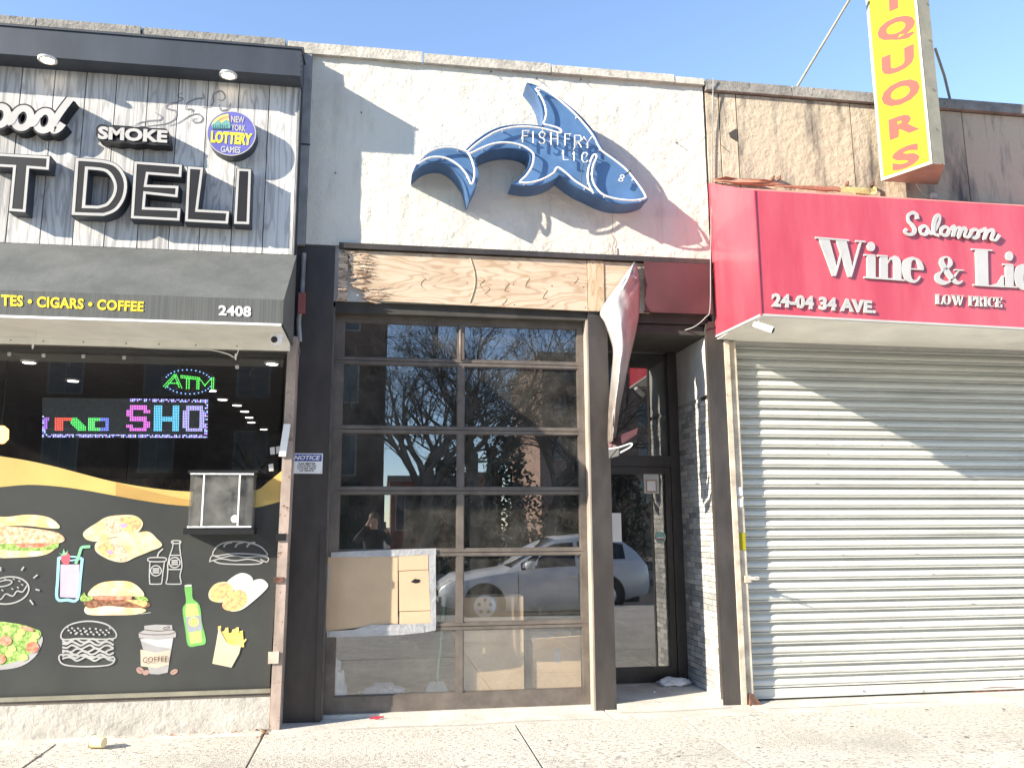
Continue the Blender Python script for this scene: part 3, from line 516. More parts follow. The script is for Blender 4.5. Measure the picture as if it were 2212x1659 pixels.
def arcpts(pts, n): return [(p.x, p.y) for p in spline([(*p, 0) for p in pts], n)]
block([(530,1113),(625,1119)]+arcpts([(720,1127),(810,1150),(870,1205),(903,1290),(893,1390),(850,1470),(800,1510),(735,1533)],3)+[(620,1530),(500,1525)],
      [(627,1205),(660,1207)]+arcpts([(700,1211),(745,1222),(780,1260),(800,1315),(792,1370),(765,1415),(740,1438),(690,1452)],3)+[(650,1450),(608,1449)])
block([(945,1138),(1293,1163),(1286,1258),(1053,1240),(1043,1303),(1268,1312),(1260,1402),(1036,1378),(1029,1462),(1281,1472),(1274,1567),(920,1549)])
block([(1322,1173),(1443,1182),(1405,1478),(1626,1490),(1616,1588),(1303,1571)])
block([(1670,1188),(1780,1194),(1766,1592),(1648,1588)])
ss = thing('script_sign', 'white slanted script letters with black shadow backing, reading ood', 'sign', (-3, -.2, 5))
def script(paths, wb, ww, q, d, mb_m, mw_m, parent, depth=.1, close=()):
    for k, pth in enumerate(paths):
        cl = k in close; P_ = [W(*q(p.x, p.y), d) for p in spline([(*p, 0) for p in pth], 6, cl)]
        o = MB().ribbon(P_, wb, 0, depth, cl).build('letter_backing', mb_m, parent)
        MB().ribbon([p+Vector((0, -.003-.0008*k, 0)) for p in P_], ww, 0, .0, cl).build('letter', mw_m, o)
script([ell(0, 822, 52, 66, 20, 20), ell(160, 838, 56, 70, 20, 20), ell(315, 858, 54, 68, 20, 20), [(500,702),(447,770),(402,836),(374,890),(382,926),(415,912),(446,876)], [(52,870),(82,858),(112,800)], [(212,880),(240,870),(265,825)]], .088, .058, c1, LF-.02, black_m, letterwhite, ss, .1, (0, 1, 2))
sm = thing('smoke_sign', 'small white rounded SMOKE lettering on black cloud-shaped backing', 'sign', (-2, -.2, 4.7))
bk = [W(*c1(p.x, p.y), LF-.01) for p in spline([(*p, 0) for p in [(685,895),(720,878),(770,890),(800,885),(860,890),(920,893),(960,900),(1010,895),(1060,905),(1120,908),(1180,915),(1192,960),(1200,1010),(1190,1030),(1130,1025),(1080,1028),(1020,1015),(950,1022),(890,1010),(830,1015),(780,1005),(720,1000),(685,975),(678,930)]], 4, True)]
MB().prism(bk, .11, 0).build('backing', black_m, sm)
text_parts('SMOKE', q4(c1, (693,893), (1186,922), (1180,1012), (690,984), LF-.002), .006, letterwhite, sm, .045)
lt = thing('lottery_sign', 'round blue New York lottery games sign with yellow lettering', 'sign', (-1.35, -.2, 4.6))
circ = [W(*c1(*p), LF) for p in ell(1636, 945, 174, 158, 48)]
MB().prism(circ, .13, 0, 1).build('disc', [mat('lottery_blue', (.15, .15, .48), .35), fascia_m], lt)
MB().ring([p+Vector((0,-.001,0)) for p in circ], [p+Vector((0,-.001,0)) for p in inset(circ, .008)]).build('rim', letterwhite, lt)
LQ = LF+.003
text_parts('NEW', q4(c1, (1633,820), (1728,828), (1728,874), (1633,866), LQ), .0008, letterwhite, lt, .03)
text_parts('YORK', q4(c1, (1633,880), (1737,888), (1737,932), (1633,924), LQ), .0008, letterwhite, lt, .03)
text_parts('LOTTERY', q4(c1, (1490,925), (1785,945), (1778,1030), (1488,1010), LQ), .0008, mat('lottery_yellow', (.9, .78, .06), .4), lt, .05, .06)
text_parts('GAMES', q4(c1, (1562,1032), (1702,1040), (1698,1085), (1558,1078), LQ), .0008, mat('lottery_grey', (.5, .5, .56), .4), lt, .03)
lm = dict(t=mat('lottery_teal', (.16, .38, .36), .4), o=mat('lottery_orange', (.85, .42, .2), .4), y=mat('lottery_sun', (.88, .72, .2), .4), d=mat('lottery_dark', (.05, .12, .15), .4))
em = MB(); mats = list(lm.values())
def lay(pts, k, d): em.poly([W(*c1(*p), d) for p in pts], k)
for r_, k in ((125, 2), (105, 0), (95, 1), (78, 2), (66, 1)): 
    if k == 0: continue
    em.ribbon([W(*c1(1628-r_*math.cos(a)*1.0, 905-r_*.72*math.sin(a)), LQ+.0002*(130-r_)/20) for a in [R(8+t*7.6) for t in range(11)]], .024, k)
lay([(1500,880),(1540,850),(1565,872),(1600,845),(1628,870),(1628,915),(1495,915)], 0, LQ+.002)
lay([(1495,905),(1628,908),(1626,914),(1495,912)], 3, LQ+.003)
for i in range(7): lay([(1505+i*16,880+i%3*4),(1510+i*16,880+i%3*4),(1510+i*16,908),(1505+i*16,908)], 3, LQ+.003)
em.build('emblem', mats, lt)
ink = mat('smoke_line_ink', (.2, .2, .22), .7)
swm = MB()
for k, pth in enumerate([[(950,893),(990,868),(1060,855),(1130,850),(1145,828),(1120,812),(1095,795)], [(990,898),(1090,888),(1190,870),(1240,835),(1245,790),(1200,775),(1175,765),(1185,740),(1250,725),(1295,700),(1265,690),(1258,670),(1295,660)], [(1190,890),(1260,870),(1340,820),(1400,808),(1432,835),(1415,865),(1370,865),(1365,845),(1395,838)], [(1310,775),(1325,730),(1390,700),(1440,695),(1430,655)], [(1310,775),(1360,775),(1355,800)], [(1420,760),(1480,755),(1510,720),(1510,670),(1560,645),(1592,680),(1575,712),(1545,705)], [(1550,740),(1560,780),(1610,770),(1632,730)]]):
    P_ = [W(*c1(p.x, p.y), .2042+.0004*k) for p in spline([(*p, 0) for p in pth], 6)]; n = len(P_); swm.ribbon(P_, [.004+.009*math.sin(math.pi*i/(n-1)) for i in range(n)])
swm.build('smoke_swirl_print', ink, deli)

# ================================================================== DELI AWNING
aw = thing('deli_awning', 'black canvas awning with yellow CIGARS and COFFEE lettering and number 2408', 'awning', (-2.7, -.2, 3.06))
AD = .95; ax1 = W(613, 650, AD).x; az1, az0 = W(613, 648, AD).z, W(613, 700, AD).z; at0 = pz0-.005
mb = MB(); NX, NY = 40, 8
for i in range(NX+1):
    for j in range(NY+1):
        u = i/NX; t = j/NY; x = XL+(ax1-XL)*u
        sag = .018*math.sin(math.pi*t)*(.6+.4*math.sin(u*9*math.pi)) 
        mb.v.append((x, -.205-(AD-.205)*t, at0+(az1-at0)*t-sag))
for i in range(NX):
    for j in range(NY): a = i*(NY+1)+j; mb.f.append([a, a+1, a+NY+2, a+NY+1]); mb.m.append(0); mb.sm.append(True)
mb.build('slope', canvas_bk, aw)
MB().box(XL, ax1, -AD-.004, -AD+.004, az0, az1-.001).build('valance', canvas_val, aw)
MB().prism([(ax1, -.21, at0), (ax1, -AD, az1), (ax1, -AD, az0), (ax1, -.21, az0)], Vector((-.008, 0, 0))).build('side_panel', canvas_bk, aw)
MB().box(XL, ax1-.01, -AD-.012, -AD+.012, az0-.018, az0-.001).build('hem_bar', white_m, aw)
sofz = az0+.0
MB().box(XL, ax1-.012, -AD+.014, -.32, sofz-.022, sofz-.012).build('soffit', soffit_m, aw)
MB().box(XL, ax1-.012, -.335, -.305, sofz-.075, sofz-.023).build('soffit_rail', soffit_m, aw)
MB().box(XL, -.80, -.304, -.16, sofz-.06, sofz-.03).build('roller_box', frame_m, aw)
for p in ((84,0),(313,0),(598,0),(900,0),(1130,0),(1390,0),(1680,0)):
    x = W(*c2(p[0], 780), .33).x; MB().lathe([(.007, -.336), (.005, -.34)], (x, 0, sofz-.05), 'y', 8).build('screw', sign_grey, aw)
text_parts('TES \u2022 CIGARS \u2022 COFFEE', q4(c2, (8,515), (1017,565), (1012,637), (8,595), AD+.008), .004, yellow_l, aw, .032, 0, 1.06)
text_parts('2408', q4(c2, (1545,590), (1776,598), (1774,675), (1545,662), AD+.008), .004, grey_l, aw, .04, 0, 1.06)
# camera at the end of the soffit
p = W(598, 722, .7); sc = thing('dome_camera', 'white turret security camera under the right end of black awning', 'security camera', (p.x, -.7, sofz-.03))
MB().lathe([(.05, .0), (.055, -.03), (.03, -.035)], (p.x, -.7, sofz-.023), 'z', 18).build('base', white_m, sc)
MB().lathe([(.001, -.055), (.03, -.05), (.047, -.02), (.05, .01), (.04, .04), (.001, .055)], (p.x, -.71, sofz-.075), 'y', 18).build('ball', white_m, sc)
MB().lathe([(.001, -.063), (.022, -.062), (.026, -.05)], (p.x-.01, -.712, sofz-.08), 'y', 14).build('lens', black_m, sc)
for k, (pth, lab) in enumerate((([(88, 697), (86, 708), (78, 724), (73, 735), (71, 748)], 'thin white cord hanging below the awning near the lettering COFFEE'), ([(508, 703), (519, 714), (518, 740), (514, 760), (509, 772)], 'white cord hanging below the awning beside number 2408 with loose plug'))):
    P_ = [W(a, b, .5) for a, b in pth]; P_[0].z = sofz-.023
    o = tag(MB().tube(spline(P_, 4), .004, 6).build('hanging_cord', soffit_m), lab, 'cord')
    e = P_[-1]; MB().tube([e+Vector((0, 0, .03)), e, e+Vector((0, 0, -.02))], [.005, .008, .006], 8).build('plug', soffit_m, o)
P_ = spline([W(a, b, .26) for a, b in ((-40, 733), (120, 738), (300, 750), (400, 754), (455, 756), (490, 764), (505, 772))], 5)
tag(MB().tube(P_, .006, 6).build('sagging_cable', soffit_m), 'cream cable sagging along the top of the deli window', 'cable')

cl_ = thing('conduit_box', 'grey conduit and red junction box beside the black pilaster top', 'conduit', tuple(W(650, 740, .02)))
MB().tube(spline([W(656, 548, .03), W(654, 600, .03), W(651, 660, .03), W(645, 690, .03), W(647, 738, .03)], 4), .022, 8).build('pipe', grey_trim, cl_)
q = W(652, 655, .06); MB().box(q.x-.03, q.x+.03, -.075, -.03, q.z-.09, q.z+.09).build('junction_box', mat('junction_red', (.3, .09, .08), .6), cl_)
MB().tube(spline([W(664, 560, .05), W(660, 620, .05), W(655, 650, .07), W(640, 672, .06)], 4), .005, 5).build('wire', black_m, cl_)

# ---- lit signs in the deli window
DI = .06
led = thing('scrolling_sign', 'long dark LED sign in deli window showing coloured letters SHO', 'led sign', (-2.3, -.03, 2.1))
ltl, ltr, lbr, lbl = [W(*c2(*p), DI) for p in ((300,1243),(1472,1256),(1466,1528),(298,1524))]
MB().prism([ltl, ltr, lbr, lbl], .05).build('housing', mat('led_housing', (.025, .03, .03), .6, speck=.3, speckc=(.09, .1, .1), speckscale=160), led)
lqm = quadmap([ltl, ltr, lbr, lbl]); NXd, NYd = 96, 24
def dots(cells, col, st, parent=led, nm='lit_letter', qm=lqm, nx=NXd, ny=NYd, k=.33, off=-.002):
    mb = MB()
    for i, j in cells:
        c = qm((i+.5)/nx, 1-(j+.5)/ny); a = (qm(1, 0)-qm(0, 0)).length/nx*k; c = c+Vector((0, off, 0))
        mb.add([c+Vector((-a,0,-a)), c+Vector((a,0,-a)), c+Vector((a,0,a)), c+Vector((-a,0,a))], [(0,1,2,3)])
    return mb.build(nm, emit('led_%s' % (str(col)), col, st*.42), parent)
G = {'S': ["0111110","1100011","1100000","0111110","0000011","1100011","0111110"], 'H': ["1100011","1100011","1100011","1111111","1100011","1100011","1100011"], 'O': ["0111110","1100011","1100011","1100011","1100011","1100011","0111110"]}
def bitmap(rows, x0, y0, w_, h_): 
    return [(x0+i, y0+j) for i in range(w_) for j in range(h_) if rows[int(j/h_*len(rows))][int(i/w_*len(rows[0]))] == '1']
dots(bitmap(G['S'], 48, 4, 14, 16), (.85, .2, .8), 1.6); dots(bitmap(G['H'], 64, 4, 15, 16), (.15, .6, .95), 1.6); dots(bitmap(G['O'], 81, 4, 13, 16), (.5, .45, .95), 1.6)
dots([(1+i, j) for i in range(3) for j in range(12, 19) if i < 2 or j < 14], (.5, .2, .9), 1.4)
dots([(7+i, j) for i in range(10) for j in range(12, 20) if j < 14 or i < 5], (.95, .12, .08), 1.6)
dots([(16+i, j) for i in range(9) for j in range(12, 20) if i-3 <= (j-12)*1.0 <= i+3], (.1, .8, .15), 1.6)
dots([(26+i, j) for i in range(7) for j in range(12, 20) if i < 4 or j < 14 or j > 17], (.15, .85, .2), 1.6)
dots([(33+i, j) for i in range(5) for j in range(12, 20) if i > 2 or j < 14 or j > 17], (.2, .25, .95), 1.6)
random.seed(3)
bord = [(i, 0) for i in range(50, 96)]+[(i, 1) for i in range(50, 96)]+[(i, 22) for i in range(96)]+[(i, 23) for i in range(96)]+[(94, j) for j in range(2, 22)]+[(95, j) for j in range(2, 22)]+[(0, j) for j in range(11, 22)]+[(1, j) for j in range(19, 22)]
ra = [b for b in bord if random.random() < .75]
dots(ra[0::3], (.25, .3, .95), 1.8, nm='lit_border'); dots(ra[1::3], (.6, .3, .95), 1.8, nm='lit_border'); dots(ra[2::3], (.5, .7, .98), 1.8, nm='lit_border')
atm = thing('atm_sign', 'glowing green dotted ATM sign ringed with blue lights in deli window', 'led sign', (-1.7, -.03, 2.7))
atl = [W(*c2(*p), DI) for p in ((1140,1015),(1525,1030),(1520,1230),(1140,1222))]
MB().prism([W(*c2(*p), DI-.002) for p in ell(1332,1125,195,105,32)], .02).build('board', black_m, atm)
aq = quadmap(atl); NA, MA = 44, 24
def seg(a, b, n): return [(a[0]+(b[0]-a[0])*k/(n-1), a[1]+(b[1]-a[1])*k/(n-1)) for k in range(n)]
gcol = (.12, .85, .12)
def adots(pts, col, k, nm): return dots([(p[0], p[1]) for p in pts], col, 2.2, atm, nm, aq, NA, MA, k)
Aa = seg((1.5,16.5),(10,7),9)+seg((3,17.5),(11,8),9)+seg((10,7),(14,17),8)+seg((11.5,7),(16,17.5),8)+seg((6,14),(13,14),6)
adots(Aa, gcol, .38, 'lit_letter')
adots(seg((15.5,7.5),(27,8.5),10)+seg((15.5,9),(27,10),10)+seg((20,10),(20,18),7)+seg((22,10),(22,18),7), gcol, .38, 'lit_letter')
adots(seg((28.5,8.5),(28.5,18),8)+seg((30,9),(30,18),8)+seg((30,9),(35,15),6)+seg((35,15),(40,9),6)+seg((40.5,8.5),(40.5,18),8)+seg((42,8.5),(42,18.5),8), gcol, .38, 'lit_letter')
adots([(21.5+19*math.cos(R(a)), 12.5+10*math.sin(R(a))) for a in list(range(20, 161, 11))+list(range(200, 345, 11))], (.2, .4, .95), .45, 'lit_border')
# ---- service hatch
hx0, hx1 = W(413, 1080, .2).x, W(549, 1080, .2).x; hz1, hz0 = W(480, 1022, .25).z, W(480, 1140, .25).z
sh = thing('service_hatch', 'clear plastic sliding service hatch box on black deli window', 'service hatch', ((hx0+hx1)/2, -.2, hz0))
HF = .27
MB().box(hx0-.02, hx1+.03, -HF-.01, -.13, hz1, hz1+.02).build('hood', black_m, sh); MB().box(hx0-.03, hx1+.02, -HF-.01, -.13, hz0-.05, hz0).build('shelf', black_m, sh)
MB().box(hx0, hx1, -.15, -.135, hz0, hz1).build('back_panel', mat('hatch_back', (.2, .17, .14), .6), sh)
for a, b in ((hx0, hx0+.012), (hx1-.012, hx1)): MB().box(a, b, -HF, -.15, hz0+.001, hz1-.001).build('side', acry, sh)
MB().box(hx0+.012, hx1-.012, -HF, -HF+.006, hz0+.001, hz1-.001).build('front_panel', acry, sh)
MB().box(hx0+.1, hx1-.1, -HF-.012, -HF-.006, hz0+.012, hz1-.012).build('sliding_panel', acry, sh)
for a in (hx0+.1, hx1-.112): MB().box(a, a+.012, -HF-.018, -HF-.013, hz0+.01, hz1-.01).build('edge_strip', white_m, sh)
for z in (hz0+.002, hz1-.014): MB().box(hx0+.0, hx1-.0, -HF-.02, -HF-.001, z, z+.012).build('track', silver_pl, sh)
MB().lathe([(.03, -HF-.0125), (.03, -HF-.014)], (hx1-.13, 0, hz0+.07), 'y', 18).build('round_sticker', paper, sh)

# ================================================================== FISH SHOP (middle)
fish = thing('fish_shop', 'white stucco shop front with glass garage door and recessed tiled doorway', 'shop', (1.2, 0, 0))
SX0, SX1 = -.712, 3.04
# stucco skin: a gently uneven sheet
mb = MB(); nx, nz = 120, 56
from mathutils import noise as mn
for i in range(nx+1):
    for j in range(nz+1):
        x = SX0+(SX1-SX0)*i/nx; z = 4.0+(5.80-4.0)*j/nz
        h = .006*mn.noise(Vector((x*2.3, 0, z*2.3)))+.005*mn.noise(Vector((x*7, 5, z*7)))+.003*mn.noise(Vector((x*19, 9, z*15)))
        mb.v.append((x, -.002+h, z))
for i in range(nx):
    for j in range(nz): a = i*(nz+1)+j; mb.f.append([a, a+nz+1, a+nz+2, a+1]); mb.m.append(0); mb.sm.append(True)
mb.build('stucco_wall', stucco, fish)
MB().box(SX0, SX1, .02, .3, 3.5, 5.80).build('wall_core', plaster, fish)
cx = [W(618, 92, .05).x, W(914, 115, .05).x, W(1191, 140, .05).x, W(1458, 163, .05).x, 3.05]
for i in range(4): coping(fish, cx[i], cx[i+1], 5.80, 5.912-.014*i, coping_m, .045)
MB().tube([(2.105+.004*math.sin(k*2.1), -.012, 4.02+k*.045) for k in range(3)], .004, 5).build('conduit', grey_trim, fish)
crk = spline([W(1322, 455, .012), W(1324, 490, .012), W(1321, 505, .012), W(1327, 520, .012), W(1323, 535, .012), W(1325, 552, .012)], 3)
MB().ribbon(crk, [.002, .003, .003]+[.007]*(len(crk)-3)).build('crack', mat('crack', (.22, .19, .16), .95), fish)
for p in ((909, 136), (1060, 157), (1158, 172), (1253, 174), (780, 245), (1460, 310), (724, 375)):
    q = W(*p, .0); MB().tube([q+Vector((0, .02, 0)), q+Vector((0, -.03, 0)), q+Vector((.008, -.04, -.02))], .004, 6).build('hook', black_m, fish)
# header and plywood
MB().box(-.42, 3.02, -.055, .0, 3.965, 4.013).build('header_angle', blackpaint, fish)
MB().box(-.44, 3.0, .03, .3, 3.40, 3.98).build('lintel', int_dk, fish)
# left plywood with a torn end
random.seed(11)
L_ = [(-.36+.07*random.random()+(.16 if z < 3.62 else .05*math.sin(z*9)), -.02, z) for z in [3.955-.03*k for k in range(16)]]
pts = L_+[(1.826, -.02, 3.478), (1.826, -.02, 3.957)]
MB().prism(pts, .02).build('plywood_sheet', ply_m, fish)
for k in range(46):
    z = random.uniform(3.49, 3.93); x = -.33+random.random()*.16+(.12 if z < 3.62 else 0); l = random.uniform(.05, .2)
    y = -.021-random.random()*.014; t = random.uniform(-.03, .03)
    MB().prism([(x-l*.45, y, z), (x, y-.004, z+random.uniform(.004, .016)), (x+l*.6, y, z+t), (x, y, z-random.uniform(.002, .01))], .003).build('splinter', splinter, fish)
MB().box(-.42, -.34, -.012, .02, 3.5, 3.93).build('stud', splinter, fish)
MB().box(1.832, 1.984, -.026, .01, 3.478, 3.957).build('plywood_strip', ply_lt, fish)
MB().box(1.99, 2.42, -.018, .01, 3.482, 3.955).build('plywood_offcut', ply_m, fish)
for k in range(16):
    x = random.choice((-.12, .3, .72, 1.15, 1.5, 1.8, 1.88, 1.95))+random.uniform(-.012, .012); z = random.choice((3.51, 3.7, 3.93)); MB().lathe([(.006, -.0275), (.005, -.0285)], (x, 0 if x > 1.83 else .0065, z), 'y', 7).build('nail_head', rust_m, fish)
# glue squiggles on the plywood
glue = mat('dried_glue', (.4, .26, .15), .5)
for k in range(8):
    x = random.uniform(-.05, 1.7); z = random.uniform(3.56, 3.85); P_ = [(x+.03*math.sin(i*1.6)+.01*i, -.0215, z-.035*i*random.uniform(.7, 1.1)) for i in range(5)]
    MB().tube(spline(P_, 4), .0022, 5).build('glue_bead', glue, fish)
P_ = [(.74+.05*math.sin(k/9*math.pi), -.022, 3.94-.047*k) for k in range(10)]; MB().tube(spline(P_, 3), .005, 5).build('glue_bead', ply_lt, fish)
# pilasters and columns
MB().box(-.845, -.455, .0, .3, -.02, 3.99).build('pilaster', blackpaint, fish)
MB().box(-.50, -.456, -.016, -.001, -.0, 1.52).build('pilaster_angle', blackpaint, fish)
MB().box(-.455, -.44, .03, .29, .0, 3.45).build('door_jamb', frame_m, fish)
MB().box(1.832, 2.012, .0, .28, -.01, 3.475).build('column', blackpaint, fish)
MB().box(1.816, 1.831, .004, .27, .0, 3.40).build('door_jamb', mat('jamb_beige', (.36, .31, .265), .55, var=.2, scale=6, stretch=(1, 1, .3)), fish)
MB().box(2.985, 3.125, -.01, .25, -.01, 3.42).build('pilaster', blackpaint, fish)
MB().box(2.965, 2.984, -.004, .05, -.0, 3.40).build('corner_angle', blackpaint, fish)
# ---- garage door
GY = .15
gd = MB().box(-.44, 1.815, GY-.02, GY+.02, 3.405, 3.474).build('garage_door', frame_m, fish); gd['label'] = 'glass sectional garage door in brown metal frame, twelve panes'
rz = [3.375, 2.994, 2.384, 1.851, 1.319, .699, .091]
for k, z in enumerate(rz):
    h = .028 if 0 < k < 6 else .03 if k == 0 else .066
    if 0 < k < 6:
        for a, b in ((z+.003, z+h), (z-h, z-.003)): MB().box(-.4, 1.77, GY-.022, GY+.02, a, b).build('rail', frame_m, gd)
        MB().box(-.4, 1.77, GY-.008, GY+.02, z-.004, z+.004).build('rail_joint', black_m, gd)
    else: MB().box(-.4, 1.77, GY-.022, GY+.02, z-h, z+h).build('rail', frame_m, gd)
for a, b in ((-.439, -.362), (.652, .708), (1.756, 1.814)):
    for k in range(6):
        if a == .652: MB().box(a, b, GY-.02, GY+.02, rz[k+1]+(.029 if k < 5 else .067), rz[k]-(.029 if k else .031)).build('stile', frame_m, gd)
        else: MB().box(a, b, GY-.0225, GY+.02, rz[k+1]+.001 if k < 5 else .026, rz[k]-.001 if k else 3.404).build('stile', frame_m, gd)
random.seed(5)
bead = frame_m
for k in range(6):
    z1 = rz[k]-(.028 if k else .03); z0 = rz[k+1]+(.028 if k < 5 else .066)
    for a, b in ((-.362, .652), (.708, 1.756)):
        t = random.uniform(-.0012, .0012); s_ = random.uniform(-.0012, .0012); y = GY+.004
        vs = [(a, y, z0), (b, y+t, z0), (b, y+t+s_, z1), (a, y+s_, z1)]
        MB().poly(vs).build('pane', g_door, gd)
        for c_ in ((a, b, z0, z0+.009), (a, b, z1-.008, z1), (a, a+.008, z0+.0095, z1-.0085), (b-.008, b, z0+.0095, z1-.0085)): MB().box(c_[0], c_[1], GY-.012, GY+.0, c_[2], c_[3]).build('glazing_bead', frame_m, gd)
q = W(993, 720, -.13); MB().tube([(.68, GY-.025, 3.30), (.67, GY-.05, 3.28), (.672, GY-.05, 3.04), (.68, GY-.025, 3.02)], .012, 8).build('handle', frame_m, gd)
MB().box(-.44, 1.815, GY-.06, GY+.05, -.01, .024).build('door_threshold', apron_m, fish)
# ---- interior of the shop
MB().box(-.48, 3.1, 4.5, 4.6, 0, 3.5).build('back_wall', int_dk, fish); MB().box(-.5, 3.12, .29, 4.5, 3.42, 3.5).build('ceiling', int_dk, fish)
MB().box(-.48, 3.1, .19, 4.5, -.05, .015).build('floor', int_fl, fish); MB().box(-.6, 3.1, .1, 6, 5.55, 5.65).build('roof', coping_dk, fish)
MB().box(-.478, -.458, .31, 4.5, .02, 3.41).build('side_wall', int_dk, fish); MB().box(3.0, 3.1, .95, 6, 0, 5.55).build('party_wall', int_dk, fish)
# ---- doorway
AY = .9; AX0, AX1 = 2.013, 2.975
MB().box(AX0-.01, AX1+.01, .0, 1.0, -.08, .045).build('door_step', apron_m, fish)
MB().box(AX0-.012, AX0-.002, .285, .95, .046, 3.39).build('doorway_side', blackpaint, fish)
MB().box(AX0, 3.12, .06, 1.0, 3.301, 3.39).build('doorway_soffit', int_dk, fish); MB().box(3.006, 3.1, .255, .95, .0, 3.3).build('doorway_core', int_dk, fish)
# tiled side wall
tw = MB().box(AX1+.012, AX1+.03, .05, AY+.05, .046, 3.30).build('tiled_wall', mortar, fish)
MB().box(AX1+.002, AX1+.0115, .052, AY+.04, 2.74, 3.29).build('plaster_patch', plaster, tw)
bh, bl = .052, .205
base = MB(); e = .004
base.hexa([(0, 0, 0), (0, bl-.006, 0), (.011, bl-.006, 0), (.011, 0, 0), (0, 0, bh-.005), (0, bl-.006, bh-.005), (.011, bl-.006, bh-.005), (.011, 0, bh-.005)])
bms = []
for mt in brick_ms:
    me = base.mesh('tile_brick'); me.materials.append(mt); bms.append(me)
hb = MB().hexa([(0, 0, 0), (0, bl/2-.006, 0), (.011, bl/2-.006, 0), (.011, 0, 0), (0, 0, bh-.005), (0, bl/2-.006, bh-.005), (.011, bl/2-.006, bh-.005), (.011, 0, bh-.005)])
hms = []
for mt in brick_ms: me = hb.mesh('tile_brick_half'); me.materials.append(mt); hms.append(me)
nc = int((2.74-.05)/bh)
for c_ in range(nc):
    y = .055
    seq = [bl]*4 if c_ % 2 == 0 else [bl/2]+[bl]*3+[bl/2]
    for l in seq:
        me = random.choice((bms if l == bl else hms)); o = bpy.data.objects.new('brick', me); C.objects.link(o); o.parent = tw
        o.location = (AX1-random.uniform(0, .0025), y, .05+c_*bh); y += l
# door frame, transom, leaf
dzt = W(1400, 985, -AY).z; dzb = W(1400, 1008, -AY).z; dtop = W(1400, 724, -AY).z
xr0, xr1 = W(1452, 1200, -AY).x, 2.975; xl0 = AX0; xl1 = xl0+.10
ed = MB().box(xr0+.004, xr1, AY-.05, AY+.05, .046, 3.30).build('entry_door', blackpaint, fish); ed['label'] = 'black framed glass entry door with transom in the doorway'
MB().box(xl0, xl0+.05, AY-.05, AY+.05, .046, 3.30).build('door_frame', blackpaint, ed); MB().box(xl0+.05, xr0+.003, AY-.05, AY+.05, dtop, 3.30).build('frame_head', blackpaint, ed)
MB().box(xl0+.05, xr0+.003, AY-.045, AY+.045, dzb, dzt).build('transom_bar', blackpaint, ed)
MB().poly([(xl0+.051, AY, dzt+.001), (xr0+.002, AY, dzt+.001), (xr0+.002, AY, dtop-.001), (xl0+.051, AY, dtop-.001)]).build('transom_pane', g_door, ed)
MB().box(xl0+.052, xr0+.002, AY-.03, AY+.02, .05, W(1400, 1440, -AY).z).build('bottom_rail', blackpaint, ed); MB().box(xl0+.052, xr0+.002, AY-.03, AY+.02, dzb-.075, dzb-.004).build('top_rail', blackpaint, ed)
bz = W(1400, 1440, -AY).z
MB().box(xl0+.052, xl0+.11, AY-.03, AY+.02, bz+.001, dzb-.076).build('stile', blackpaint, ed); MB().box(xr0-.055, xr0+.002, AY-.03, AY+.02, bz+.001, dzb-.076).build('stile', blackpaint, ed)
MB().poly([(xl0+.111, AY, bz+.001), (xr0-.056, AY, bz+.001), (xr0-.056, AY, dzb-.077), (xl0+.111, AY, dzb-.077)]).build('door_pane', g_door, ed)
q = MB().box(0, .0, 0, 0, 0, 0)
# notices on the door
def sheet(name, p0, p1, d, mt, label, cat, th=.002):
    a, b = W(*p0, d), W(*p1, d); return tag(MB().box(a.x, b.x, -d-th, -d, b.z, a.z).build(name, mt), label, cat)
sheet('paper_notice', (1318, 1108), (1343, 1170), -AY+.055, paper, 'blank white paper sheet taped beside the black column', 'notice')
nt_ = sheet('door_notice', (1390, 1022), (1424, 1066), -AY+.005, mat('notice_bg', (.62, .64, .64), .6), 'small pale notice with brown border stuck on the entry door glass', 'notice')
a, b = W(1395, 1036, -AY+.008), W(1419, 1063, -AY+.008)
MB().box(a.x, b.x, a.y-.001, a.y, b.z, a.z).build('border', mat('notice_border', (.5, .28, .14), .6), nt_); MB().box(a.x+.012, b.x-.012, a.y-.0025, a.y-.0012, b.z+.012, a.z-.012).build('sheet', paper, nt_)
c = W(1427, 1160, -AY+.008); st = tag(MB().lathe([(.055, -.001), (.055, .001)], c, 'y', 24).build('round_sticker', mat('sticker_green', (.28, .5, .45), .5)), 'round green security sticker on entry door glass', 'sticker')
MB().box(c.x-.035, c.x+.035, c.y-.003, c.y-.0015, c.z-.03, c.z-.015).build('red_bar', mat('sticker_red', (.45, .12, .12), .5), st); MB().box(c.x-.035, c.x+.035, c.y-.003, c.y-.0015, c.z-.012, c.z).build('white_bar', paper, st)
# maroon awning remnant and the peeled sheet
mz0 = W(1450, 672, .06).z
rem = MB(); N_ = 12
for i in range(N_+1):
    for j in range(7):
        x = 2.36+(3.015-2.36)*i/N_; z = mz0+(3.962-mz0)*j/6; rem.v.append((x, -.058-.012*math.sin(i/N_*math.pi)*math.sin(j/6*math.pi), z))
for i in range(N_):
    for j in range(6): a = i*7+j; rem.f.append([a, a+7, a+8, a+1]); rem.m.append(0); rem.sm.append(True)
rem.box(2.36, 3.015, -.056, -.02, mz0-.016, mz0-.001)
tag(rem.build('awning_remnant', maroon), 'dark maroon canvas panel still fixed above the doorway', 'awning panel')
Lp = spline([(400,100,0),(300,240,0),(178,420,0),(205,500,0),(240,600,0),(262,700,0),(250,850,0),(237,1000,0),(228,1150,0),(226,1310,0)], 4)
Rp = spline([(408,95,0),(436,160,0),(443,230,0),(442,400,0),(418,560,0),(372,760,0),(332,960,0),(302,1120,0),(290,1220,0),(275,1290,0)], 4)
NL = len(Lp); NU = 20; mb = MB(); cols = []
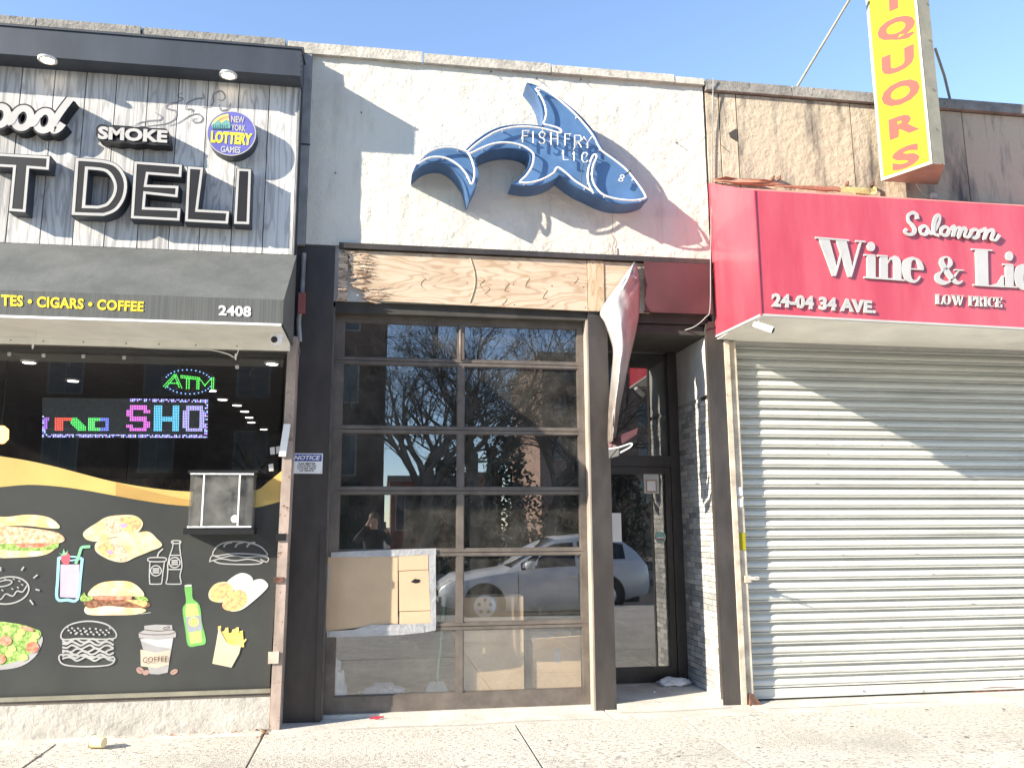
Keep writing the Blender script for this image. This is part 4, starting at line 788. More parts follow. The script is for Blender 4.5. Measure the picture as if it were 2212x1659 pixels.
for i in range(NL):
    for k in range(NU+1):
        u = k/NU; t = i/(NL-1); x = Lp[i].x*(1-u)+Rp[i].x*u; y = Lp[i].y*(1-u)+Rp[i].y*u
        rid = .55-.12*math.sin(t*5); tri = u/rid if u < rid else (1-u)/(1-rid); bul = .05+.19*(tri**.8)*(.15+.85*min(1, t*2.5))+.035*mn.noise(Vector((u*3+t*5, t*9, 2)))+.022*mn.noise(Vector((u*7-t*9, t*24, 5)))
        mb.v.append(tuple(W(*c7(x, y), bul)))
        pale = Vector((.33, .33, .335))*(1+.35*mn.noise(Vector((u*3+t*4, t*11, 8)))); red = Vector((.36, .13, .11)); brn = Vector((.15, .125, .11))*(1+.5*mn.noise(Vector((u*5, t*30, 3))))
        a = .6*min(1, max(0, (u-.5)/.22))*min(1, max(0, (t-.05)/.12))*min(1, max(0, (.62-t)/.2)); c_ = pale.lerp(red, a); c_ = c_.lerp(brn, min(1, max(0, (t-.45)/.35))); cols.append(c_)
for i in range(NL-1):
    for k in range(NU): a = i*(NU+1)+k; mb.f.append([a, a+NU+1, a+NU+2, a+1]); mb.m.append(0); mb.sm.append(True)
me = mb.mesh('hanging_vinyl'); ca = me.color_attributes.new('Col', 'FLOAT_COLOR', 'POINT')
for i, c_ in enumerate(cols): ca.data[i].color = (*c_, 1)
vm = mat('peeled_vinyl', (.6, .6, .6), .35, bump=.5, bscale=10, bstretch=(1, 1, .5)); at_ = vm.node_tree.nodes.new('ShaderNodeVertexColor'); at_.layer_name = 'Col'
bs = vm.node_tree.nodes['Principled BSDF']; vm.node_tree.links.new(at_.outputs[0], bs.inputs['Base Color'])
pe = thing('peeled_awning', 'torn awning vinyl hanging down in a curl before the doorway', 'awning', tuple(W(*c7(300, 1300), .1)))
so_ = link('hanging_vinyl', me, vm, pe); sd = so_.modifiers.new('thick', 'SOLIDIFY'); sd.thickness = .004
for k, (pts, mt) in enumerate((([(228,1300),(300,1260),(430,1205),(420,1250),(330,1310),(235,1350)], maroon), ([(232,1340),(300,1330),(390,1308),(370,1345),(300,1395),(235,1412)], black_m))):
    P_ = [W(*c7(*p), .10+.05*k+.12*math.sin((p[0]-228)/200*2.2)) for p in pts]
    MB().prism(P_, Vector((.002, .004, .002))).build('curled_end', mt, pe)
ee = [W(*c7(p.x, p.y), .28) for p in spline([(235,1345,0),(300,1335,0),(370,1312,0),(390,1312,0),(375,1335,0),(310,1370,0)], 5)]
MB().ribbon(ee, .012, 0, .003).build('curl_edge', white_m, pe)
MB().ribbon([W(*c7(p.x, p.y), .1) for p in spline([(420,205,0),(390,190,0),(340,220,0)], 4)], .01).build('thread', white_m, pe)
# thin cable down the stucco edge to the doorway
P_ = spline([W(1541, 168, .07), W(1539, 260, .03), W(1537, 420, .03), W(1535, 560, .07), W(1534, 665, .08), W(1524, 686, .07), W(1500, 706, .02), W(1470, 716, -.1)], 5)
tag(MB().tube(P_, .005, 6).build('loose_cable', grey_trim), 'thin grey cable running down the stucco edge beside the red awning', 'cable')

# ================================================================== SHARK SIGN
SD = .24
sk = thing('shark_sign', 'blue shark shaped box sign with white neon tubes on white stucco', 'sign', (1.3, 0, 4.5))
O = [(1038,85),(1105,105),(1180,140),(1330,230),(1460,335),(1560,440),(1620,520),(1660,600),(1690,660),(1780,722),(1880,805),(1960,895),(2020,980),(2066,1075),(1990,1103),(1880,1114),(1790,1108),(1690,1083),(1590,1036),(1480,985),(1390,925),(1318,868),(1270,905),(1190,943),(1100,962),(1010,962),(908,943),(985,885),(1035,820),(1062,750),(1062,700),(1010,665),(920,645),(820,645),(720,668),(640,705),(600,745),(622,800),(630,880),(605,960),(546,1090),(530,1020),(500,930),(450,860),(390,800),(320,765),(240,760),(160,785),(100,830),(62,872),(90,800),(140,720),(200,665),(280,630),(370,620),(450,630),(520,655),(600,580),(700,510),(800,465),(900,445),(1010,440),(1100,445),(1165,452),(1176,390),(1165,300),(1132,210),(1085,140)]
corners = {0, 8, 13, 21, 26, 40, 49, 56, 63}
def smooth_outline(O, corners):
    out = []; n = len(O); cs = sorted(corners)
    for a, b in zip(cs, cs[1:]+[cs[0]+n]):
        seg_ = [O[i % n] for i in range(a, b+1)]
        sp = spline([(*p, 0) for p in seg_], 3) if len(seg_) > 2 else [Vector((*seg_[0], 0)), Vector((*seg_[1], 0))]
        out += [(p.x, p.y) for p in sp[:-1]]
    return out
OS = smooth_outline(O, corners); front = [W(*r7(*p), SD) for p in OS]
MB().prism(front, SD-.006, 0, 1).build('box', [blue_m, blue_side], sk)
rim = inset(front, .008); MB().ring([p+Vector((0, -.006, 0)) for p in front], [p+Vector((0, -.006, 0)) for p in rim], .006).build('rim', blue_side, sk)
T1 = [[(1112,135),(1150,185),(1188,260),(1204,335),(1196,395),(1184,432),(1240,450),(1300,468),(1332,488),(1325,512),(1270,498),(1180,475),(1080,460),(980,458),(880,470),(780,500),(690,550),(600,615),(535,672)],
 [(1118,128),(1165,138),(1230,170),(1330,243),(1445,345),(1540,450),(1600,530),(1645,615),(1678,662),(1760,722),(1868,806),(1946,894),(2010,980),(2046,1045),(2040,1065),(1960,1082),(1860,1078),(1765,1062),(1690,1035),(1640,990),(1605,930),(1592,860),(1605,780),(1632,715),(1622,694),(1600,705),(1575,765),(1558,850),(1562,930),(1585,985),(1605,1022)],
 [(1598,1008),(1520,962),(1440,908),(1360,838),(1300,803),(1266,850),(1180,900),(1080,930),(1000,932),(985,920),(1040,866),(1085,790),(1100,712),(1085,672),(1020,627),(940,602),(850,592),(750,604),(650,642),(560,684),(538,668)],
 [(532,668),(440,638),(350,632),(260,648),(180,692),(112,772),(200,726),(280,714),(360,727),(430,762),(490,812),(535,872),(570,945),(596,880),(590,790),(562,712),(536,674)]]
for pth in T1:
    P_ = [W(*r7(p.x, p.y), SD+.045) for p in spline([(*p, 0) for p in pth], 5)]
    t_ = MB().tube(P_, .010, 8).build('neon_tube', neon_m, sk)
    for i in range(4, len(P_)-4, 17): MB().tube([P_[i]+Vector((0, .045, 0)), P_[i]], .007, 6).build('standoff', silver_pl, t_)
for c_ in ((1838, 908), (1850, 880)):
    MB().tube([W(*r7(*p), SD+.05) for p in ell(c_[0], c_[1], 16, 13, 12)]+[W(*r7(c_[0]+16, c_[1]), SD+.05)], .005, 6).build('eye_tube', neon_m, sk)
MB().tube([W(*r7(*p), SD+.05) for p in ((1868,868),(1890,850),(1918,828))], .006, 6).build('cable', black_m, sk)
MB().tube([W(*r7(p.x, p.y), SD+.03) for p in spline([(1520,770,0),(1505,850,0),(1500,930,0),(1530,980,0),(1585,985,0)], 4)], .004, 5).build('cable', black_m, sk)
NL_ = {'F': [[(1,1),(0,1),(0,0)], [(0,.55),(.8,.55)]], 'I': [[(0,1),(0,0)]], 'S': [[(1,.85),(.75,1),(.3,1),(.05,.8),(.25,.55),(.75,.45),(.95,.2),(.7,0),(.25,0),(0,.15)]], 'H': [[(0,1),(0,0)], [(1,1),(1,0)], [(0,.5),(1,.5)]], 'R': [[(0,0),(0,1),(.8,1),(1,.75),(.8,.5),(0,.5)], [(.5,.5),(1,0)]], 'Y': [[(0,1),(.5,.5),(1,1)], [(.5,.5),(.5,0)]], 'L': [[(0,1),(0,0),(1,0)]], 'C': [[(1,.85),(.7,1),(.3,1),(0,.7),(0,.3),(.3,0),(.7,0),(1,.15)]]}
for ch, x0, x1, y0, y1 in (('F',1005,1058,492,590),('I',1094,1096,500,595),('S',1142,1196,505,600),('H',1246,1302,508,612),('F',1364,1412,520,618),('R',1446,1504,532,632),('Y',1524,1588,545,640),('L',1350,1392,662,738),('I',1440,1441,672,745),('C',1508,1556,678,758)):
    mb = MB()
    for st_ in NL_[ch]:
        mb.tube([W(*r7(x0+(x1-x0)*a, y1+(y0-y1)*b), SD+.06) for a, b in st_], .0062, 6)
        a, b = st_[0]; c_ = W(*r7(x0+(x1-x0)*a, y1+(y0-y1)*b), SD+.06); mb.tube([c_, c_+Vector((0, .06, 0))], .007, 6)
    mb.build('neon_letter', neon_m, sk)

# ================================================================== NOTICE, CARDBOARD, THINGS BEHIND THE GLASS
ns = thing('notice_sign', 'white metal NOTICE sign with blue header about the gas meter', 'sign', tuple(W(663, 1024, .0)))
na, nb_ = W(630, 979, .004), W(696, 1023, .004)
MB().box(na.x, nb_.x, -.008, -.002, nb_.z, na.z).build('plate', paper, ns)
hz_ = na.z-(na.z-nb_.z)*.39
MB().box(na.x+.008, nb_.x-.008, -.0095, -.0085, hz_, na.z-.008).build('header', mat('notice_blue', (.05, .09, .35), .5), ns)
def plq(x0, x1, z0, z1, y): return [Vector((x0, y, z1)), Vector((x1, y, z1)), Vector((x1, y, z0)), Vector((x0, y, z0))]
text_parts('NOTICE', plq(na.x+.02, nb_.x-.02, hz_+.012, na.z-.018, -.011), .0008, paper, ns, .03, .25)
zz = hz_-.012; lh = (zz-nb_.z-.012)/4
for t_, fr in (('GAS METER', .56), ('LOCATED ON', .6), ('OTHER SIDE', .58), ('OF FENCE', .46)):
    mx_ = (na.x+nb_.x)/2; hw = (nb_.x-na.x)*fr/2; text_parts(t_, plq(mx_-hw, mx_+hw, zz-lh*.78, zz, -.0095), .0008, black_m, ns, .02); zz -= lh
for x in (na.x+.012, nb_.x-.012):
    for z in (na.z-.012, nb_.z+.012): MB().lathe([(.005, -.0105), (.004, -.012)], (x, 0, z), 'y', 8).build('screw', sign_grey, ns)
cb = thing('cardboard_patch', 'brown cardboard sheet taped with grey tape over a broken garage pane', 'cardboard', tuple(W(820, 1370, -.1)))
CD = -GY+.03
MB().prism(PX(c6, [(345,316),(808,308),(808,750),(735,752),(342,800)], CD), .006).build('sheet', cardb, cb)
MB().prism(PX(c6, [(813,310),(1006,300),(1008,396),(813,404)], CD+.004), .005).build('flap', cardb, cb); MB().prism(PX(c6, [(815,408),(1009,399),(1020,662),(818,668)], CD+.002), .005).build('flap', cardb, cb); MB().prism(PX(c6, [(820,672),(1020,666),(1024,750),(818,752)], CD+.004), .005).build('flap', cardb, cb)
MB().prism(PX(c6, [(893,478),(918,456),(955,462),(950,480),(925,486)], CD+.0045), .001).build('hole', black_m, cb)
for k, pts in enumerate(([(374,284),(630,272),(800,266),(1058,258),(1060,296),(760,312),(372,316)], [(1008,296),(1056,290),(1058,790),(1024,756)], [(344,800),(520,788),(640,756),(820,752),(1058,744),(1056,792),(980,806),(830,822),(590,832),(346,838)], [(332,370),(364,366),(356,480),(345,640),(340,800),(326,850),(308,850),(318,700),(328,520)], [(600,790),(700,756),(985,762),(980,808),(900,806)])):
    MB().prism(PX(c6, pts, CD+.0055+.0016*k), .001).build('tape_strip', tape_m, cb)
def cbox(name, label, p0, p1, yb, dep, rot=0, flap=False):
    a, b = W(*p0, -yb), W(*p1, -yb); z0 = max(.016, b.z); t = thing(name, label, 'box', ((a.x+b.x)/2, yb, z0))
    MB().box(a.x, b.x, yb, yb+dep, z0, a.z).build('body', cardb, t)
    MB().box((a.x+b.x)/2-.025, (a.x+b.x)/2+.025, yb-.0015, yb-.0003, a.z-.12, a.z).build('tape', tape_m, t)
    if flap: MB().prism([Vector((a.x, yb, a.z)), Vector((b.x, yb, a.z)), Vector((b.x+.05, yb-.10, a.z+.12)), Vector((a.x-.03, yb-.09, a.z+.10))], Vector((0, .004, .004))).build('flap', cardb, t)
    return t
cbox('tall_carton', 'tall plain brown carton standing behind the garage glass', (1002, 1290), (1132, 1510), .42, .3)
cbox('open_carton', 'open brown carton with raised flap behind bottom right garage pane', (1152, 1402), (1256, 1510), .40, .35, 0, True)
bx = cbox('labelled_carton', 'brown carton with white shipping label behind the open carton', (1145, 1366), (1236, 1510), .80, .3)
a = W(1146, 1368, -.79); MB().box(a.x+.01, a.x+.22, .797, .7985, a.z-.14, a.z-.02).build('shipping_label', paper, bx)
br = thing('broom', 'green handled broom leaning inside the garage door', 'broom', tuple(W(945, 1500, -.5)))
p0, p1 = W(961, 1290, -.55), W(943, 1478, -.42); MB().tube([p0, p1], .012, 8).build('handle', mat('broom_green', (.05, .3, .16), .5), br)
MB().hexa([(p1.x-.16, .38, .016), (p1.x+.16, .38, .016), (p1.x+.16, .46, .016), (p1.x-.16, .46, .016), (p1.x-.06, .4, p1.z+.02), (p1.x+.06, .4, p1.z+.02), (p1.x+.06, .44, p1.z+.02), (p1.x-.06, .44, p1.z+.02)]).build('bristles', mat('bristle', (.6, .65, .62), .9, bump=1, bscale=80, bstretch=(1, 1, .1)), br)
def bag(name, label, c, r, sc, mt, seed):
    bm = bmesh.new(); bmesh.ops.create_icosphere(bm, subdivisions=4, radius=1)
    for v in bm.verts:
        n_ = mn.noise(v.co*2.1+Vector((seed, 0, 0)))*.35+mn.noise(v.co*6+Vector((0, seed, 0)))*.14
        v.co = v.co*(1+n_); v.co.z = max(v.co.z, -.55)
        v.co = Vector((v.co.x*r*sc[0], v.co.y*r*sc[1], (v.co.z+.55)*r*sc[2]))+Vector(c)
    me = bpy.data.meshes.new(name); bm.to_mesh(me); bm.free()
    for p in me.polygons: p.use_smooth = True
    return tag(link(name, me, mt), label, 'bag')
p = W(722, 1480, -.45); bag('plastic_bag', 'tall crumpled white plastic bag behind bottom left garage pane', (p.x, .45, .016), .14, (.7, .7, 1.7), silver_pl, 1)
p = W(826, 1490, -.5); bag('plastic_bag', 'low crumpled white plastic bag on the floor behind garage glass', (p.x, .55, .016), .15, (1.3, .8, .7), silver_pl, 4)
p = W(1470, 1474, -.75); bag('litter_bag', 'crumpled pale wrapper lying on the doorway step by the tiles', (p.x-.08, .72, .046), .09, (1.6, 1, .5), paper, 7)
p = W(1362, 1478, -.55)

# ================================================================== LIQUOR SHOP (right)
lq = thing('liquor_shop', 'stone panelled shop front with grey roll-down shutter beside black pilaster', 'shop', (5.5, 0, 0))
MB().box(3.05, 9.4, .03, .3, 3.22, 5.74).build('wall_core', mortar, lq)
random.seed(21)
sj = [3.06, W(1555, 280).x, W(1592, 280).x, W(1840, 300).x, W(2085, 330).x, 7.2, 8.3, 9.4]
for i in range(len(sj)-1):
    g = .006; y = -random.uniform(.0, .012)
    MB().hexa([(sj[i]+g, y-.004, 4.55), (sj[i+1]-g, y-.004, 4.55), (sj[i+1]-g, .028, 4.55), (sj[i]+g, .028, 4.55), (sj[i]+g, y, 5.74), (sj[i+1]-g, y, 5.74), (sj[i+1]-g, .028, 5.74), (sj[i]+g, .028, 5.74)]).build('stone_panel', stone_m, lq)
cxs = [3.055, W(1711, 190, .05).x, W(1985, 205, .05).x, 7.0, 8.2, 9.4]
for i in range(5): coping(lq, cxs[i], cxs[i+1], 5.752, 5.862, coping_dk, .05)
MB().prism(PX(r1, [(250,885),(300,855),(303,940),(262,915)], .016), .006).build('spalled_patch', int_dk, lq)
MB().tube([W(*r1(190, 960), .02), W(*r1(215, 980), .04)], .004, 5).build('nail', rust_m, lq)
MB().box(3.1, 9.4, .12, 6, 5.5, 5.6).build('roof', coping_dk, lq); MB().box(9.3, 9.4, .3, 6, 0, 5.5).build('side_wall', int_dk, lq); MB().box(3.3, 9.3, .2, .25, 0, 3.3).build('shop_window', int_dk, lq)
# shutter
sht = MB().box(3.2, 9.3, .135, .15, .02, 3.26).build('roll_down_shutter', int_dk, lq); sht['label'] = 'grey steel roll-down shutter of horizontal slats'
p_ = .0935; prof = [(.036, p_), (.032, .90*p_), (.025, .80*p_), (.013, .71*p_), (.007, .62*p_), (.005, .42*p_), (.005, .23*p_), (.018, .195*p_), (.001, .15*p_), (-.004, .10*p_), (.002, .045*p_), (.040, .02*p_), (.042, .0)]
mb = MB(); xs = (3.215, 9.28); n = len(prof)
mb.add([(x, y, z) for x in xs for y, z in prof], [(i, i+1, n+i+1, n+i) for i in range(n-1)]); mb.sm = [i not in (6, 7, 10, 11) for i in range(len(mb.sm))]
slat = mb.mesh('slat'); slat.materials.append(slat_m)
zb = .105
for k in range(34):
    z = zb+k*p_
    if z+p_ > 3.3: break
    o = bpy.data.objects.new('slat', slat); C.objects.link(o); o.parent = sht; o.location = (0, .092+random.uniform(-.0015, .0015), z); o.rotation_euler = (0, random.uniform(-.0006, .0006), 0)
MB().box(3.215, 9.28, .097, .132, .026, .102).build('bottom_bar', slat_m, sht)
scm = mat('scuff', (.2, .2, .19), .9)
for k in range(22):
    x = random.uniform(3.4, 6.6); z = zb+random.randint(0, 26)*p_+p_*random.uniform(.28, .45); l = random.uniform(.01, .05); MB().ribbon([(x, .0945, z), (x+l*.5, .0945, z+random.uniform(-.006, .006)), (x+l, .0945, z+random.uniform(-.008, .008))], [.001, random.uniform(.004, .009), .001]).build('scuff', scm, sht)
MB().box(3.25, 9.28, .088, .0965, .022, .036).build('bottom_lip', slat_m, sht)
MB().prism([W(*p, -.094) for p in ((2095,1490),(2140,1484),(2190,1483),(2230,1485),(2260,1500),(2150,1502),(2110,1500))], .002).build('rust_patch', rust_m, sht)
for px_ in (1100, 1515): 
    q = W(*crop(2700, 2024, .5545)(px_, 1125), -.096); MB().lathe([(.008, -.008), (.006, 0)], q, 'y', 8).build('bolt', sign_grey, sht)
MB().box(3.128, 3.176, -.022, .14, -.0, 3.24).build('guide_rail', rail_m, lq); MB().box(3.178, 3.25, .0, .096, .0, 3.235).build('guide_channel', rail_m, lq)
MB().box(3.186, 3.246, -.006, -.001, W(1600, 1188, 0).z, W(1600, 1150, 0).z).build('yellow_sticker', yel_s, lq)
for y in (1060, 1085): MB().box(3.19, 3.24, -.008, -.001, W(1595, y+10, 0).z, W(1595, y-8, 0).z).build('latch', silver_pl, lq)
q = W(1612, 1250, .0); MB().box(3.215, 3.27, -.03, -.001, q.z-.03, q.z+.03).build('hasp', rail_m, lq); MB().tube([(3.25, -.02, q.z), (3.30, -.10, q.z-.0), (3.31, -.14, q.z+.01), (3.30, -.10, q.z+.02), (3.25, -.02, q.z+.01)], .006, 6).build('hasp_ring', rail_m, lq)
MB().hexa([(3.19, -.05, .0), (3.3, -.05, .0), (3.3, .0, .0), (3.19, .0, .0), (3.2, -.02, .09), (3.24, -.02, .09), (3.24, .0, .09), (3.2, .0, .09)]).build('rail_foot', rust_m, lq)
# ---- red awning sign
ra = thing('liquor_awning', 'glossy red box awning with white lettering Solomon Wine &, 24-04 34 Ave', 'awning', (5.5, -.5, 3.2))
RD = .95; RX0 = 3.062; RX1 = 9.0
ft = W(1637, 412, RD).z; fb0 = W(1645, 679, RD).z; fb1 = W(2212, 709, RD).z; fbx = W(2212, 709, RD).x
fbz = lambda x: fb0+(fb1-fb0)*(x-RX0)/(fbx-RX0)
wt, wb = 4.80, 3.285
MB().prism([(RX0, -RD, fb0), (RX1, -RD, fbz(RX1)), (RX1, -RD, ft), (RX0, -RD, ft)], .006).build('face', red_m, ra)
MB().prism([(RX0-.006, 0, wt), (RX0-.006, -RD, ft), (RX0-.006, -RD, fb0), (RX0-.006, 0, wb)], Vector((.005, 0, 0))).build('side', red_m, ra)
MB().prism([(RX0, -.0, wt-.03), (RX1, -.0, wt-.03), (RX1, -RD+.001, ft+.002), (RX0, -RD+.001, ft+.002)], Vector((0, .003, -.006))).build('top', mat('red_top', (.62, .22, .2), .5, var=.1), ra)
MB().prism([(RX0+.003, -RD+.01, fb0+.012), (RX1, -RD+.01, fbz(RX1)+.012), (RX1, .08, 3.235), (RX0+.003, .08, 3.25)], Vector((0, 0, .006))).build('soffit', soffit_m, ra)
MB().prism([(RX0-.004, -RD-.006, fb0-.014), (RX1, -RD-.006, fbz(RX1)-.014), (RX1, -RD-.006, fbz(RX1)+.004), (RX0-.004, -RD-.006, fb0+.004)], .03).build('edge_trim', letterwhite, ra)
MB().prism([(RX0-.010, -RD, fb0-.014), (RX0-.010, 0, wb-.014), (RX0-.010, 0, wb+.004), (RX0-.010, -RD, fb0+.004)], Vector((.014, 0, 0))).build('edge_trim', letterwhite, ra)
MB().box(RX0-.012, RX0-.001, -RD-.009, -RD+.004, fb0-.014, ft).build('corner_trim', red_m, ra)
for k in range(9):
    x = RX0+.14+k*.30; MB().lathe([(.008, 0), (.008, -.012)], (x, -RD+.06, fbz(x)+.011), 'z', 6).build('screw', sign_grey, ra)
LD = RD+.016
script_p = [[(1506,330),(1498,300),(1472,288),(1446,305),(1446,340),(1470,368),(1488,398),(1478,425),(1445,432),(1422,412),(1436,395)], ell(1549,404,26,28,16,15), [(1572,395),(1600,425),(1640,370),(1655,325),(1643,303),(1624,330),(1613,385),(1620,428),(1650,438)], ell(1688,410,26,28,16,15), [(1712,400),(1735,392),(1752,380),(1742,445),(1760,398),(1783,385),(1788,402),(1778,448),(1797,402),(1820,390),(1828,408),(1820,440),(1842,450),(1860,425)], ell(1886,427,26,28,16,15), [(1912,415),(1935,405),(1960,398),(1950,465),(1972,415),(2002,402),(2010,422),(2000,460),(2025,470),(2052,435)]]
for k, pth in enumerate(script_p):
    cl = len(pth) == 16; P_ = [W(*rr2(p.x, p.y), LD+.0008*k+(0 if cl else .00012*i)) for i, p in enumerate(spline([(*p, 0) for p in pth], 5, cl))]; n = len(P_)
    ws = [.021+.014*abs(math.sin(i/n*math.pi*2+1)) for i in range(n)]; MB().ribbon(P_, ws, 0, .014, cl).build('script_letter', letterwhite, ra)
def sl(ch, tl, tr, br_, bl_): serif(ch, [W(*rr2(*p), LD) for p in (tl, tr, br_, bl_)], .014, letterwhite, ra)
sl('W', (826,448), (1158,476), (1158,722), (826,700)); sl('i', (1150,475), (1250,482), (1250,730), (1150,722)); sl('n', (1238,480), (1418,492), (1418,742), (1238,728)); sl('e', (1412,497), (1552,505), (1552,752), (1412,742))
sl('&', (1620,570), (1808,582), (1806,768), (1620,756)); sl('L', (1865,525), (2078,538), (2078,785), (1875,772)); sl('i', (2072,540), (2166,546), (2166,788), (2072,782)); sl('q', (2160,545), (2324,555), (2324,802), (2160,792))
text_parts('24-04 34 AVE.', [W(*rr2(*p), LD) for p in ((540,820), (1228,872), (1228,958), (538,912))], .012, letterwhite, ra, .045, 0, 1.05)
xx = 1625
for ch in 'LOWXPRICE':
    w_ = SERIF[ch][0]*60/1.0*.92
    if ch != 'X': sl(ch, (xx, 828+(xx-1625)*.052), (xx+w_, 828+(xx+w_-1625)*.052), (xx+w_, 894+(xx+w_-1625)*.052), (xx, 894+(xx-1625)*.052))
    xx += w_+3
# torn canvas, bulb, camera on the awning
orange = mat('orange_canvas', (.5, .25, .17), .7, var=.15, bump=.4, bscale=20); ycan = mat('yellow_canvas', (.5, .44, .2), .7, var=.15, bump=.4, bscale=20)
def rag(name, pts, d, mt, label): tag(MB().prism([q_+Vector((0, .05*mn.noise(q_*9), 0)) for q_ in PX(r1, [(p.x, p.y+3*math.sin(p.x*.13)) for p in spline([(*p, 0) for p in pts], 4, True)], d)], .004).build(name, mt), label, 'canvas')
rag('canvas_strip', [(160,1182),(320,1186),(520,1205),(600,1222),(800,1240),(990,1250),(985,1278),(800,1262),(580,1240),(400,1222),(180,1208)], .06, orange, 'torn orange canvas strip along the top of red awning')
rag('canvas_strip', [(1000,1240),(1100,1243),(1190,1252),(1230,1230),(1240,1255),(1215,1290),(1100,1285),(1000,1272)], .075, ycan, 'torn yellow canvas scrap under the liquors sign')
for p in ((530,1200),(572,1200),(1022,1236),(1185,1240)):
    q = W(*r1(*p), .0); MB().box(q.x-.006, q.x+.006, -.07, .01, q.z-.01, q.z+.02).build('bracket', rust_m, ra)
P_ = spline([W(*r1(*p), .1) for p in ((1490,1210),(1510,1250),(1550,1295),(1590,1310))], 4); o = tag(MB().tube(P_, .005, 6).build('bulb_on_cord', letterwhite), 'white lamp holder on a cord below the yellow liquors sign', 'lamp')
q = P_[-1]; MB().lathe([(.02, -.03), (.035, -.02), (.04, .02), (.02, .04), (.005, .045)], q+Vector((.03, 0, 0)), 'z', 12).build('bulb', letterwhite, o)
q = W(1647, 703, .8); k_ = thing('bullet_camera', 'small white bullet camera under the corner of the red awning', 'security camera', (q.x, -.8, fb0-.1))
MB().lathe([(.028, 0), (.028, -.02), (.012, -.022), (.012, -.06)], (q.x-.03, -.8, fb0+.012), 'z', 12).build('mount', white_m, k_)
MB().tube([(q.x-.06, -.77, fb0-.04), (q.x+.0, -.82, fb0-.075), (q.x+.06, -.86, fb0-.11)], [.026, .03, .03], 12).build('body', white_m, k_); MB().tube([(q.x+.058, -.858, fb0-.109), (q.x+.064, -.863, fb0-.113)], .024, 12).build('lens', black_m, k_)
# ---- blade sign
bs_ = thing('blade_sign', 'tall yellow LIQUORS sign with pink letters jutting over the red awning', 'sign', (5, -.2, 4.86))
P1 = W(1904, 392, .15); P2 = Vector((5.025, -.59, P1.z)); P3 = Vector((5.15, -.59, P1.z)); P4 = Vector((5.39, -.15, P1.z)); TZ = 7.9
up = Vector((0, 0, TZ-P1.z))
cs = MB().add([P1, P2, P3, P4, P1+up, P2+up, P3+up, P4+up], [(3,2,1,0),(4,5,6,7),(0,1,5,4),(1,2,6,5),(2,3,7,6),(3,0,4,7)]).build('case', sign_grey, bs_)
uu = (P2-P1).normalized(); nn = Vector((uu.y, -uu.x, 0)); nn = nn if nn.y < 0 else -nn
wd = (P2-P1).length
def fq(a, b, c_, d_, o): return [P1+uu*a+Vector((0, 0, b))+nn*o, P1+uu*c_+Vector((0, 0, b))+nn*o, P1+uu*c_+Vector((0, 0, d_))+nn*o, P1+uu*a+Vector((0, 0, d_))+nn*o]
H_ = TZ-P1.z
MB().prism(fq(.03, .03, wd-.025, H_-.03, .003), nn*-.002).build('yellow_panel', yel_s, bs_)
for a, b, c_, d_ in ((0, 0, .03, H_), (wd-.025, 0, wd, H_), (.03, 0, wd-.025, .03)): MB().prism(fq(a, b, c_, d_, .008), nn*-.006).build('frame_strip', sign_grey, bs_)
uo = (P4-P3).normalized(); no = Vector((-uo.y, uo.x, 0)); no = no if no.x > 0 else -no
MB().prism([P3+uo*.03+Vector((0,0,.03))+no*.003, P4-uo*.03+Vector((0,0,.03))+no*.003, P4-uo*.03+up+no*.003, P3+uo*.03+up+no*.003], no*-.002).build('yellow_panel', yel_s, bs_)
def WP(x, y):
    v = r2*(x-1106)+u2*(829.5-y)+fwd*F; o = Vector((0, -DIST, CZ)); pl0 = P1+nn*.0045; t = (pl0-o).dot(nn)/v.dot(nn); return o+v*t
for ch, pts in (('L', [(1250,-330),(1440,-405),(1450,-240),(1262,-150)]), ('I', [(1306,-100),(1366,-125),(1376,55),(1318,80)]), ('Q', [(1237,158),(1485,76),(1490,240),(1237,322)]), ('U', [(1264,388),(1478,294),(1482,438),(1268,522)]), ('O', [(1264,582),(1518,498),(1520,655),(1266,738)]), ('R', [(1310,800),(1510,725),(1520,858),(1320,935)]), ('S', [(1333,1010),(1516,938),(1520,1082),(1336,1152)])):
    text_parts(ch, [WP(*r1(*p)) for p in pts], .0008, sal_l, bs_, .05, nrm=nn)
for px_ in ((1570, 30), (1585, 270), (1607, 595), (1630, 860), (1668, 1090)):
    q = W(*r1(*px_), .595); MB().lathe([(.006, -.0), (.005, -.006)], q, 'y', 8).build('screw', rust_m, bs_)
MB().tube([W(1722, 188, -.1), W(1790, 75, .1), W(1850, -25, .25)], .014, 8).build('brace', sign_grey, bs_); MB().tube([W(2052, 215, -.1), W(2040, 165, .0), W(2020, 105, .1)], .014, 8).build('brace', sign_grey, bs_)

